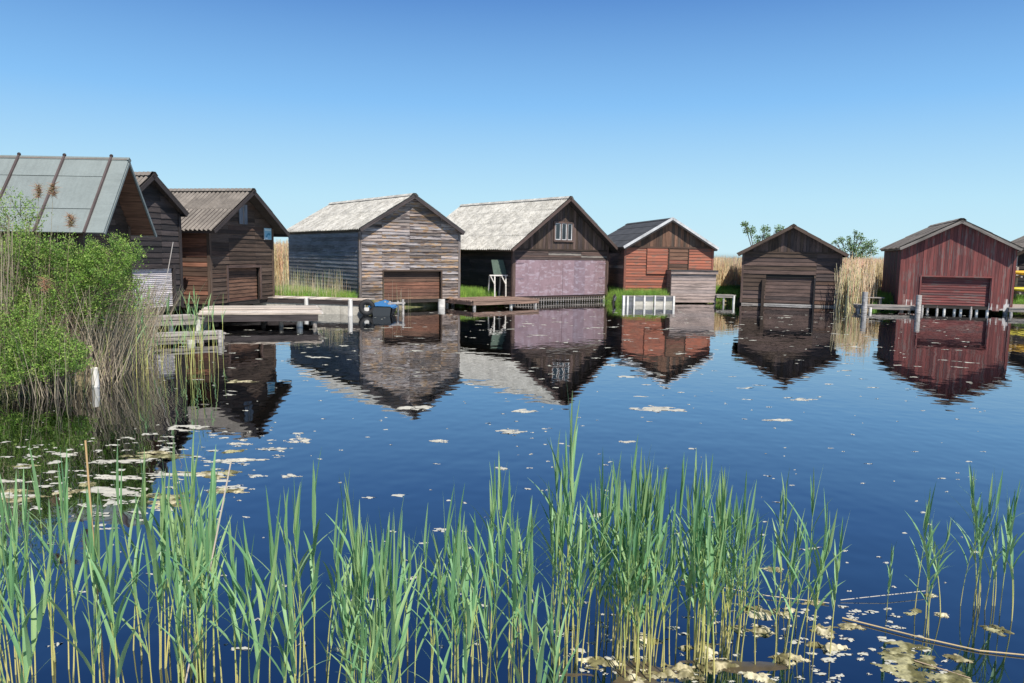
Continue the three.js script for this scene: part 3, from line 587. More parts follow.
const post = (label, x, z, h, r, m, lean = 0) => { const g = thing('mooring_post', label, 'post', [x, 0, z], 0, 'mooring posts in the pond'); part('shaft', rod(V(0, -1.1, 0), V(lean, h, 0), r * 1.05, r, 12), m, g); part('post_top', new THREE.SphereGeometry(r * 0.98, 12, 6, 0, Math.PI * 2, 0, Math.PI / 2).scale(1, 0.4, 1).translate(lean, h - 0.005, 0), m, g); return g; };
post('round white post in the water before the concrete quay', -5.98, -27.75, 0.6, 0.085, M.whiteWood);
post('short white post behind the wide grey dock', -7.55, -27.55, 0.64, 0.075, M.whiteWood);
post('leaning white stake at the foot of the left shrub', -7.05, -12.65, 0.32, 0.06, M.whiteWood, -0.03);
{ // landing frame by hut 4
  const g = thing('landing_frame', 'pale open timber frame standing in water beside the blue boat', 'frame', [-4.45, 0, -29.0], 25 * D2R);
  for (const [x, z, h] of [[-0.28, 0, 0.5], [0.24, 0, 0.56], [-0.28, -0.7, 0.45], [0.24, -0.7, 0.45]]) part('post', rod(V(x, -1, z), V(x, h, z), 0.05, 0.045, 8), M.greyWood[4], g);
  part('rail', bar(V(-0.36, 0.4, 0.0), V(0.32, 0.42, 0.0), 0.05, 0.07), M.greyWood[4], g);
  part('rail', bar(V(-0.28, 0.36, -0.75), V(-0.28, 0.36, 0.05), 0.05, 0.06), M.greyWood[3], g);
  part('rail', bar(V(0.24, 0.36, -0.75), V(0.24, 0.36, 0.05), 0.05, 0.06), M.greyWood[3], g);
}
{ // tyre fender
  const g = thing('tyre_fender', 'black car tyre hanging at the water line of the quay', 'tyre', [-5.42, 0.3, -28.02], 8 * D2R);
  part('tyre', new THREE.TorusGeometry(0.215, 0.092, 12, 32).scale(1, 1, 0.95), M.tyre, g);
  const tr = []; for (let k = 0; k < 30; k++) { const a = (k / 30) * 6.283; tr.push(new THREE.BoxGeometry(0.026, 0.02, 0.13).translate(0, 0.303, 0).rotateZ(a)); }
  part('tread', mergeGeometries(tr), M.tyre, g);
  part('float_block', bx(-0.09, -0.24, -0.07, 0.08, 0.0, 0.04), M.whiteWood, g);
  part('rope', rod(V(0, 0.29, -0.02), V(0.0, 0.3, -0.3), 0.012, 0.012, 6), M.greyWood[3], g);
}
{ // small boat with a blue cover
  const g = thing('rowing_boat', 'small dark boat with blue cover moored beside the tyre', 'boat', [-5.0, -0.1, -29.15], 6 * D2R);
  const n = 18, m = 9, pos = [], ix = [], hullMat = std([0.035, 0.04, 0.045], 0.5);
  g.scale.x = 1.25;
  for (let i = 0; i <= n; i++) { const t = i / n, z = 1.15 - t * 2.4, w = 0.42 * Math.pow(Math.sin(Math.PI * clamp(0.24 + t * 0.76, 0, 1)), 0.7), top = 0.42 + 0.1 * t * t; for (let k = 0; k <= m; k++) { const a = (k / m - 0.5) * Math.PI; pos.push(Math.sin(a) * w, top - Math.pow(Math.cos(a), 0.8) * 0.5 * (1 - 0.35 * t * t), z); } }
  for (let i = 0; i < n; i++) for (let k = 0; k < m; k++) { const a = i * (m + 1) + k; ix.push(a, a + 1, a + m + 1, a + 1, a + m + 2, a + m + 1); }
  const hg = new THREE.BufferGeometry(); hg.setAttribute('position', new THREE.Float32BufferAttribute(pos, 3)); hg.setIndex(ix); hg.computeVertexNormals();
  part('hull', hg, hullMat, g);
  const p2 = [], i2 = [], q = 8;
  for (let i = 0; i <= n; i++) { const t = i / n, z = 1.17 - t * 2.44, w = 0.44 * Math.pow(Math.sin(Math.PI * clamp(0.24 + t * 0.76, 0, 1)), 0.7) + 0.005, top = 0.43 + 0.1 * t * t; for (let k = 0; k <= q; k++) { const x = (k / q) * 2 - 1; p2.push(x * w, top + (k === 0 || k === q ? -0.05 : 0.03 * (1 - x * x) + 0.006 * Math.sin(i * 2.1 + k)), z); } }
  for (let i = 0; i < n; i++) for (let k = 0; k < q; k++) { const a = i * (q + 1) + k; i2.push(a, a + q + 1, a + 1, a + 1, a + q + 1, a + q + 2); }
  const cg = new THREE.BufferGeometry(); cg.setAttribute('position', new THREE.Float32BufferAttribute(p2, 3)); cg.setIndex(i2); cg.computeVertexNormals();
  part('cover', cg, std([0.03, 0.17, 0.4], 0.6), g);
  const ts = new THREE.Shape(); ts.moveTo(-0.29, 0.42); ts.lineTo(0.29, 0.42); ts.lineTo(0.24, 0.05); ts.lineTo(0, -0.06); ts.lineTo(-0.24, 0.05); ts.closePath();
  part('transom', new THREE.ExtrudeGeometry(ts, { depth: 0.03, bevelEnabled: false }).translate(0, 0, 1.12), hullMat, g);
}
{ // trestle with green board beside hut 5
  const g = thing('trestle_stand', 'white trestle carrying a dark green board beside the purple door hut', 'stand', [-0.7, 0.3, -36.0], 30 * D2R);
  for (const x of [-0.32, 0.28]) { part('leg', bar(V(x, 0, 0.25), V(x, 1.02, 0.22), 0.055, 0.05), M.whiteWood, g); part('leg', bar(V(x, 0, -0.4), V(x, 1.02, -0.3), 0.055, 0.05), M.whiteWood, g); part('brace', bar(V(x - 0.22, 1.0, 0.24), V(x, 0.62, 0.24), 0.045, 0.045), M.whiteWood, g); }
  part('rail', bar(V(-0.6, 1.05, 0.22), V(0.38, 1.05, 0.22), 0.06, 0.06), M.whiteWood, g);
  part('board', hexa([V(-0.36, 1.09, 0.16), V(0.36, 1.09, 0.16), V(0.24, 1.78, -0.02), V(-0.4, 1.78, -0.02), V(-0.36, 1.09, 0.2), V(0.36, 1.09, 0.2), V(0.24, 1.78, 0.02), V(-0.4, 1.78, 0.02)]), std([0.1, 0.15, 0.115], 0.6, texRough), g);
}
{ // sign on hut 3
  const cv = document.createElement('canvas'); cv.width = cv.height = 128;
  const c = cv.getContext('2d'); c.fillStyle = '#8fc4da'; c.fillRect(0, 0, 128, 128); c.fillStyle = '#d6ecf2'; c.fillRect(6, 8, 116, 22); c.fillStyle = '#4f93b4'; c.beginPath(); c.moveTo(20, 100); c.quadraticCurveTo(60, 30, 112, 62); c.lineTo(100, 84); c.quadraticCurveTo(60, 60, 44, 108); c.fill(); c.fillStyle = '#e8f2f4'; c.fillRect(10, 108, 46, 14);
  const t = new THREE.CanvasTexture(cv); t.colorSpace = THREE.SRGBColorSpace;
  const a = 77.5 * D2R, lx = 1.62, ly = 2.98;
  const g = thing('sign', 'small light blue sign under the eave of the dark brown hut', 'sign', [-9.81 + Math.cos(a) * lx + Math.sin(a) * 0.045, ly, -27.53 - Math.sin(a) * lx + Math.cos(a) * 0.045], a);
  part('plate', bx(-0.26, -0.22, 0, 0.26, 0.22, 0.02), M.whiteWood, g);
  part('face', new THREE.PlaneGeometry(0.5, 0.42).translate(0, 0, 0.024), std([1, 1, 1], 0.5, t), g);
}
{ // kayaks on a rack by the deck at the right edge
  const g = thing('kayak_rack', 'timber rack beyond the deck at the right edge', 'rack', [25.9, 0.36, -36.9], -15 * D2R);
  for (const x of [-1.2, 1.2]) { part('post', bx(x - 0.05, -0.3, -0.05, x + 0.05, 1.75, 0.05), M.greyWood[2], g); for (const y of [0.45, 1.25]) part('arm', bx(x - 0.04, y, 0.05, x + 0.04, y + 0.07, 0.65), M.greyWood[2], g); }
  const kayak = (label, y, col, grp) => {
    const k = thing('kayak', label, 'kayak', [25.9, 0.36 + y, -36.9], -15 * D2R);
    const pos = [], ix = [], n = 20, m = 12;
    for (let i = 0; i <= n; i++) { const t = i / n, w = Math.pow(Math.sin(Math.PI * clamp(t, 0.004, 0.996)), 0.65); for (let j = 0; j < m; j++) { const a = (j / m) * 2 * Math.PI; pos.push((t - 0.5) * 4, 0.14 + Math.sin(a) * 0.14 * w + 0.1 * Math.pow(2 * t - 1, 4), 0.34 + Math.cos(a) * 0.28 * w); } }
    for (let i = 0; i < n; i++) for (let j = 0; j < m; j++) { const a = i * m + j, b = i * m + ((j + 1) % m); ix.push(a, b, a + m, b, b + m, a + m); }
    const q = new THREE.BufferGeometry(); q.setAttribute('position', new THREE.Float32BufferAttribute(pos, 3)); q.setIndex(ix); q.computeVertexNormals();
    part('hull', q, std(col, 0.35), k);
    part('cockpit', new THREE.TorusGeometry(0.24, 0.03, 8, 24).scale(1.6, 0.8, 1).rotateX(Math.PI / 2).translate(-0.1, 0.285, 0.34), M.tyre, k);
  };
  kayak('golden yellow kayak on the upper arms of the rack', 1.33, [0.75, 0.42, 0.02]);
  kayak('greenish yellow kayak on the lower arms of the rack', 0.53, [0.6, 0.52, 0.05]);
}
{ // low bench and plank behind the right dock
  const g = thing('plank_bench', 'low grey plank bench on the bank left of the red hut', 'bench', [16.9, 0.28, -36.3], -10 * D2R);
  for (let k = 0; k < 3; k++) part('plank', bx(-0.85, 0.26, -0.25 + k * 0.17, 0.85, 0.3, -0.25 + k * 0.17 + 0.16), pick(M.greyWood), g);
  for (const x of [-0.7, 0.7]) part('leg', bx(x - 0.05, -0.1, -0.2, x + 0.05, 0.26, 0.2), M.greyWood[1], g);
}

// ---------------------------------------------------------------- plants
function leafGeo(len, wid, bend, segs = 7, fold = 0.25) {          // a blade that starts upright along +y and bends towards +z
  const pos = [], ix = [], nor = [];
  let y = 0, z = 0;
  for (let i = 0; i <= segs; i++) {
    const t = i / segs, a = bend[0] + (bend[1] - bend[0]) * t, w = wid * Math.pow(Math.sin(Math.PI * Math.pow(clamp(t * 0.97 + 0.03, 0, 1), 0.55)), 0.8) * 0.5 + 0.0004;
    if (i) { y += Math.cos(a) * len / segs; z += Math.sin(a) * len / segs; }
    const nz = -Math.cos(a) * 0, f = w * fold;
    pos.push(-w, y - Math.sin(a) * -f, z - Math.cos(a) * f, 0, y, z, w, y - Math.sin(a) * -f, z - Math.cos(a) * f);
  }
  for (let i = 0; i < segs; i++) for (let k = 0; k < 2; k++) { const a = i * 3 + k; ix.push(a, a + 1, a + 3, a + 1, a + 4, a + 3); }
  const g = new THREE.BufferGeometry();
  g.setAttribute('position', new THREE.Float32BufferAttribute(pos, 3)); g.setIndex(ix); g.computeVertexNormals();
  return g;
}
const leafMat = (c, tr = 0.3) => { const m = new THREE.MeshPhysicalMaterial({ roughness: 0.62, transmission: tr, thickness: 0, side: THREE.DoubleSide }); m.color.setRGB(...c); return m; };
const reedLeafMats = [[0.20, 0.40, 0.17], [0.255, 0.45, 0.2], [0.16, 0.35, 0.15], [0.30, 0.46, 0.19]].map(c => leafMat(c, 0.25));
const sheathMats = [std([0.22, 0.34, 0.10], 0.6), std([0.32, 0.37, 0.12], 0.6), std([0.17, 0.30, 0.09], 0.6)];
const stemMats = [std([1, 1, 1], 0.55, null, { vertexColors: true })];

function stemGeo(H, r, sway, seed, under = 0.45) { // internodes: straw coloured sheaths low down, green ones higher up
  const q = mulberry(seed), pos = [], col = [], ix = [], n = 16, m = 6;
  const at = y => { const t = Math.max(0, y) / H; return [sway[0] * t * t, sway[1] * t * t]; };
  let tint = [0.4, 0.34, 0.15];
  for (let i = 0; i <= n; i++) {
    const y = -under + (H + under) * (i / n), [sx, sz] = at(y), t = Math.max(0, y / H), rad = r * (1 - 0.6 * t);
    if (i % 2 === 0) { const s = q(); tint = t < 0.15 + 0.12 * s ? [0.5 + 0.1 * s, 0.47 + 0.06 * s, 0.18] : t < 0.55 ? [0.42 + 0.1 * s, 0.5, 0.15] : [0.27 + 0.08 * s, 0.44, 0.15]; }
    for (let k = 0; k < m; k++) { const a = (k / m) * 2 * Math.PI; pos.push(sx + Math.cos(a) * rad, y, sz + Math.sin(a) * rad); col.push(...tint); }
  }
  for (let i = 0; i < n; i++) for (let k = 0; k < m; k++) { const a = i * m + k, b = i * m + ((k + 1) % m); ix.push(a, a + m, b, b, a + m, b + m); }
  const g = new THREE.BufferGeometry();
  g.setAttribute('position', new THREE.Float32BufferAttribute(pos, 3)); g.setAttribute('color', new THREE.Float32BufferAttribute(col, 3)); g.setIndex(ix); g.computeVertexNormals();
  return { g, at };
}
const leafPool = [];
for (let k = 0; k < 14; k++) leafPool.push(leafGeo(rr(0.22, 0.44), rr(0.014, 0.024), [rr(0.1, 0.35), rr(0.25, 1.15)], 8));
const spearPool = [];
for (let k = 0; k < 8; k++) spearPool.push(leafGeo(rr(0.26, 0.42), rr(0.014, 0.023), [rr(-0.02, 0.1), rr(0.05, 0.22)], 8));
const reedProto = [];
for (let v = 0; v < 16; v++) {
  const o = new THREE.Group(), H = 0.78, q = mulberry(300 + v), ru = (a, b) => a + (b - a) * q();
  const sway = [ru(-0.09, 0.09), ru(-0.06, 0.06)], { g, at } = stemGeo(H, ru(0.0036, 0.0055), sway, 400 + v, 0.35);
  part('stem', g, stemMats[0], o);
  const nl = 3 + Math.floor(q() * 3), phi = q() * 6.28;
  for (let k = 0; k < nl; k++) {
    const t = 0.42 + 0.5 * (k / nl) + ru(-0.03, 0.03), [sx, sz] = at(t * H);
    const l = part('leaf', leafPool[Math.floor(q() * leafPool.length)], reedLeafMats[Math.floor(q() * 4)], o);
    l.position.set(sx, t * H, sz); l.rotation.set(0, phi + (k % 2) * Math.PI + ru(-0.5, 0.5), 0); const s = ru(0.7, 1.05); l.scale.set(s, s, s);
  }
  for (let k = 0; k < 3; k++) { const t = 0.9 + k * 0.045, [sx, sz] = at(t * H), l = part('leaf', spearPool[Math.floor(q() * spearPool.length)], reedLeafMats[Math.floor(q() * 4)], o); l.position.set(sx, t * H, sz); l.rotation.set(ru(-0.04, 0.04), phi + k * 2.3, ru(-0.05, 0.05)); const s = ru(0.8, 1.1) * (k === 0 ? 1.05 : 0.85); l.scale.set(s, s, s); }
  reedProto.push(o);
}
function plantReed(x, z, h, label, group, lean = 0.09) {
  const o = pick(reedProto).clone();
  o.name = numbered('reed'); scene.add(o);
  const s = h / 1.08; o.scale.set(lerp(s, 1, 0.4), s, lerp(s, 1, 0.4));
  o.position.set(x, 0, z); if (R() < 0.15) lean *= 2.2;
  o.rotation.set(rr(-lean, lean) * 0.8, R() * 6.283, rr(-lean, lean));
  return tag(o, label, 'reed', group);
}
R = mulberry(2024);
const beds = [
  [-3.25, -2.2, -3.15, -4.2, 28, 0.85, 1.32, 'green reed in the bed before the shrub reflection at the far left', 'reeds of the far left bed'],
  [-2.2, -1.0, -3.1, -4.25, 56, 0.8, 1.36, 'green reed in the foreground bed left of the picture centre', 'reeds of the left bed'],
  [-1.0, 0.26, -3.2, -4.45, 66, 0.7, 1.22, 'green reed in the thin bed just left of the tallest reed', 'reeds of the middle bed'],
  [0.28, 1.18, -3.95, -4.7, 78, 0.8, 1.26, 'green reed in the dense bed just right of the tallest reed', 'reeds of the dense bed'],
  [1.18, 1.95, -4.0, -4.8, 46, 0.65, 1.06, 'green reed standing among pale algae right of the dense bed', 'reeds among the algae'],
  [2.66, 3.5, -4.15, -4.95, 18, 0.55, 1.05, 'green reed in the sparse clump at the right edge', 'reeds of the right edge clump'],
];
for (const [x0, x1, z0, z1, n, h0, h1, label, group] of beds) {
  const cl = []; for (let k = 0; k < n / 5; k++) cl.push([rr(x0, x1), rr(z0, z1)]);
  for (let k = 0; k < n; k++) { const c = pick(cl), x = R() < 0.7 ? clamp(c[0] + rr(-0.1, 0.1), x0, x1) : rr(x0, x1), z = clamp(c[1] + rr(-0.14, 0.14), z1, z0); plantReed(x, z, Math.pow(R(), 0.8) * (h1 - h0) + h0, label, group); }
}
plantReed(0.35, -4.32, 1.6, 'tallest green reed rising above all others near the centre', undefined, 0.015);
plantReed(2.52, -4.78, 0.52, 'single short reed standing alone between algae and right edge clump', undefined, 0.06);

// thin pale stalks in the shallows by the low landing
{
  const proto = [];
  for (let v = 0; v < 4; v++) { const o = new THREE.Group(), { g, at } = stemGeo(1.15, 0.006, [rr(-0.12, 0.12), rr(-0.1, 0.1)], 700 + v, 0.3); part('stem', g, stemMats[0], o); for (let k = 0; k < 2 + v % 2; k++) { const t = rr(0.4, 0.9), [sx, sz] = at(t * 1.15), l = part('leaf', pick(leafPool), pick(reedLeafMats), o); l.position.set(sx, t * 1.15, sz); l.rotation.y = R() * 6.28; } proto.push(o); }
  for (let k = 0; k < 60; k++) {
    const o = pick(proto).clone(); o.name = numbered('shore_reed'); scene.add(o);
    const t = R(); o.position.set(lerp(-7.6, -5.6, R()) - t * 1.3, 0, lerp(-13.6, -18.4, t) + rr(-0.5, 0.5)); if (pondDist(o.position.x, o.position.z) < 0.05) o.position.x += 0.7;
    o.rotation.set(rr(-0.08, 0.08), R() * 6.28, rr(-0.1, 0.1)); o.scale.setScalar(rr(0.6, 1.35));
    tag(o, 'thin sparse reed in the shallows before the low old landing', 'reed', 'thin reeds by the landing');
  }
}

// shrubs: twigs with many small leaves
function shrub(label, base, blobs, cols, group) {
  const g = thing('shrub', label, 'shrub', base, 0, group), wood = [], pos = [], col = [], ix = [];
  const dir = V(), e1 = V(), e2 = V(), c = V();
  for (const [cx, cy, cz, rx, ry, rz, twigs, leaves] of blobs) {
    const root = V(lerp(0, cx, 0.35) + rr(-0.2, 0.2), 0, lerp(0, cz, 0.4)), hub = V(cx + rr(-0.1, 0.1), cy - ry * 0.45, cz);
    for (let s = 0; s < 3; s++) wood.push(rod(V(root.x + rr(-0.2, 0.2), -0.1, root.z + rr(-0.2, 0.2)), V(hub.x + rr(-0.2, 0.2), hub.y, hub.z + rr(-0.2, 0.2)), 0.028, 0.014, 6));
    for (let k = 0; k < twigs; k++) {
      const a = R() * 6.283, u = rr(-0.75, 1), w = Math.sqrt(1 - u * u), q = Math.pow(rr(0.3, 1), 0.5) * (1 + 0.18 * (R() - 0.35));
      const end = V(cx + Math.cos(a) * w * rx * q, Math.max(0.05, cy + u * ry * q), cz + Math.sin(a) * w * rz * q);
      const st = hub.clone().lerp(end, rr(0.25, 0.5)).add(V(rr(-0.15, 0.15), rr(-0.12, 0.05), rr(-0.15, 0.15)));
      if (k % 3 === 0) wood.push(rod(st, end, 0.007, 0.002, 4));
      dir.subVectors(end, st);
      const tint = rr(0.75, 1.25), cc = pick(cols);
      for (let l = 0; l < leaves; l++) {
        const t = Math.pow(R(), 0.8); c.copy(st).addScaledVector(dir, t).add(V(rr(-0.05, 0.05), rr(-0.05, 0.05), rr(-0.05, 0.05)));
        const len = rr(0.022, 0.05), wd = len * rr(0.17, 0.3);
        e1.copy(dir).normalize().multiplyScalar(0.7).add(V(rr(-1, 1), rr(-0.6, 0.9), rr(-1, 1))).normalize();
        e2.set(rr(-1, 1), rr(-1, 1), rr(-1, 1)).cross(e1).normalize();
        const b = pos.length / 3, kk = tint * rr(0.8, 1.2);
        for (const [p, w2] of [[0, 0], [0.45, wd], [1, 0], [0.45, -wd]]) { pos.push(c.x + e1.x * len * p + e2.x * w2, c.y + e1.y * len * p + e2.y * w2, c.z + e1.z * len * p + e2.z * w2); col.push(cc[0] * kk, cc[1] * kk, cc[2] * kk); }
        ix.push(b, b + 1, b + 2, b, b + 2, b + 3);
      }
    }
  }
  part('branches', mergeGeometries(wood), std([0.16, 0.12, 0.085], 0.9), g);
  const lg = new THREE.BufferGeometry();
  lg.setAttribute('position', new THREE.Float32BufferAttribute(pos, 3)); lg.setAttribute('color', new THREE.Float32BufferAttribute(col, 3)); lg.setIndex(ix); lg.computeVertexNormals();
  const lm = new THREE.MeshPhysicalMaterial({ roughness: 0.7, transmission: 0.35, thickness: 0, vertexColors: true, side: THREE.DoubleSide });
  const cr = part('crown', lg, lm, g); cr.userData.kind = 'stuff';
  return g;
}
R = mulberry(55);
const GREEN = [[0.19, 0.34, 0.04], [0.24, 0.40, 0.05], [0.14, 0.27, 0.035], [0.31, 0.43, 0.08]];
shrub('large bright green feathery shrub on the bank at the left edge', [-8.3, 0.2, -13.6], [
  [0.2, 1.35, 0.1, 1.7, 0.9, 1.3, 520, 42], [1.0, 1.75, 0.2, 0.75, 0.5, 0.6, 190, 42], [-0.5, 1.9, 0, 0.9, 0.6, 0.8, 180, 40], [-0.85, 2.7, -0.2, 0.65, 0.65, 0.6, 60, 40], [-0.25, 2.15, 0.3, 0.55, 0.4, 0.5, 70, 40], [0.55, 2.05, 0.1, 0.6, 0.4, 0.5, 90, 40], [1.15, 2.1, -0.2, 0.55, 0.35, 0.5, 70, 40], [-1.6, 1.6, 0.2, 1.2, 1.0, 1.0, 200, 40]], GREEN);
shrub('lower dense green shrub overhanging the water at the left edge', [-7.75, 0.1, -12.0], [
  [0, 0.65, 0, 0.85, 0.68, 0.55, 280, 44], [-0.25, 0.32, 0.3, 0.6, 0.3, 0.35, 110, 40], [-0.7, 0.9, -0.2, 0.9, 0.85, 0.6, 240, 44], [0.55, 0.55, 0.05, 0.5, 0.42, 0.4, 120, 40]], GREEN);

// dead reed tangle around the shrub, dry reed land behind the huts
function stalks(list, n = 3, taper = 0.4) { // list of [base, tip, radius, colour]
  const pos = [], col = [], ix = [], a = V(), s = V(), u = V(), d = V();
  for (const [p, q, r, c, sag] of list) {
    d.subVectors(q, p); s.set(d.y, d.z, -d.x).cross(d).normalize(); u.crossVectors(d, s).normalize();
    const k0 = pos.length / 3, seg = sag ? 3 : 1;
    for (let i = 0; i <= seg; i++) { const t = i / seg, rad = r * (1 - (1 - taper) * t); a.copy(p).addScaledVector(d, t); if (sag) a.y += sag * t * (1 - t) * 4; for (let k = 0; k < n; k++) { const w = (k / n) * 6.283; pos.push(a.x + (s.x * Math.cos(w) + u.x * Math.sin(w)) * rad, a.y + (s.y * Math.cos(w) + u.y * Math.sin(w)) * rad, a.z + (s.z * Math.cos(w) + u.z * Math.sin(w)) * rad); col.push(...c); } }
    for (let i = 0; i < seg; i++) for (let k = 0; k < n; k++) { const e = k0 + i * n + k, f = k0 + i * n + ((k + 1) % n); ix.push(e, f, e + n, f, f + n, e + n); }
  }
  const g = new THREE.BufferGeometry();
  g.setAttribute('position', new THREE.Float32BufferAttribute(pos, 3)); g.setAttribute('color', new THREE.Float32BufferAttribute(col, 3)); g.setIndex(ix); g.computeVertexNormals();
  return g;
}
const strawMat = std([1, 1, 1], 0.8, null, { vertexColors: true });
{
  R = mulberry(81); const l = [];
  const c = () => { const k = rr(0.55, 1.15), b = R(); return b < 0.25 ? [0.26 * k, 0.2 * k, 0.15 * k] : b < 0.35 ? [0.36 * k, 0.4 * k, 0.14 * k] : [0.6 * k, 0.49 * k, 0.34 * k]; };
  for (let k = 0; k < 1500; k++) { // bank edge from the shrub to the landing
    const t = Math.pow(R(), 0.8), x = lerp(-7.25, -8.6, t) + rr(-0.8, 0.35), z = lerp(-12.6, -17.2, t) + rr(-0.6, 0.6), h = rr(0.5, 1.75);
    l.push([V(x, -0.2, z), V(x + rr(-0.35, 0.65) * h, h, z + rr(-0.2, 0.4) * h), rr(0.004, 0.0075), c(), rr(-0.1, 0.12)]);
  }
  for (let k = 0; k < 420; k++) { const x = rr(-10.4, -8.4), z = rr(-12.2, -14.2), h = rr(1.2, 2.9); l.push([V(x, 0, z), V(x + rr(-0.25, 0.25) * h, h, z + rr(-0.15, 0.25) * h), rr(0.004, 0.007), c(), rr(-0.05, 0.1)]); }
  for (let k = 0; k < 160; k++) { const x = rr(-8.6, -7.0), z = rr(-11.6, -12.4), h = rr(0.3, 1.1); l.push([V(x, -0.2, z), V(x + rr(-0.2, 0.3), h, z + rr(0, 0.3)), rr(0.004, 0.006), c(), 0]); }
  for (let k = 0; k < 130; k++) { const x = rr(-9.6, -7.75), z = rr(-12.0, -12.7), h = rr(1.2, 2.75) * smooth(-7.2, -8.6, x) + rr(0.2, 0.5); l.push([V(x, 0, z), V(x + rr(-0.12, 0.2) * h, h, z + rr(-0.1, 0.15) * h), rr(0.005, 0.008), c(), rr(-0.05, 0.1)]); }
  tag(part('dead_reeds', stalks(l, 4), strawMat, scene), 'tangle of dead brown reed stalks under the left shrubs', 'dead reeds', null, 'stuff');
}
{ // the feathery seed heads that stand out against the metal roof
  R = mulberry(82);
  for (const [x, y, z, label] of [[-8.2, 3.3, -13.2, 'brown feathery reed plume against the grey green roof, left of the pair'], [-7.95, 3.33, -13.2, 'brown feathery reed plume against the grey green roof, right of the pair'], [-7.5, 2.8, -12.9, 'orange brown reed plume just above the left shrub'], [-7.5, 1.75, -12.1, 'pale brown reed plume hanging before the left shrub']]) {
    const g = thing('plume_reed', label, 'reed', [x - 0.5, 0, z - 0.3], 0, 'plumed reeds by the shrub'), tip = V(0.5, y, 0.3), l = [];
    part('stem', stalks([[V(0, 0, 0), tip, 0.006, [0.42, 0.34, 0.2], 0.1]], 5), strawMat, g);
    for (let k = 0; k < 160; k++) { const t = R(), p = tip.clone().add(V(rr(-0.02, 0.02), (t - 0.5) * 0.2, rr(-0.02, 0.02))); l.push([p, p.clone().add(V(rr(-0.11, 0.11), rr(-0.06, 0.08), rr(-0.08, 0.08))), 0.005, [0.36 * rr(0.7, 1.3), 0.24 * rr(0.7, 1.2), 0.13]]); }
    part('plume', stalks(l, 3, 0.2), strawMat, g);
  }
}
const inHut = (x, z, m = 0) => FOOT.some(f => { const dx = x - f.x, dz = z - f.z, u = dx * f.c - dz * f.s, n = dx * f.s + dz * f.c; return Math.abs(u) < f.W + m && n < 0.3 + m && n > -f.L - m; });
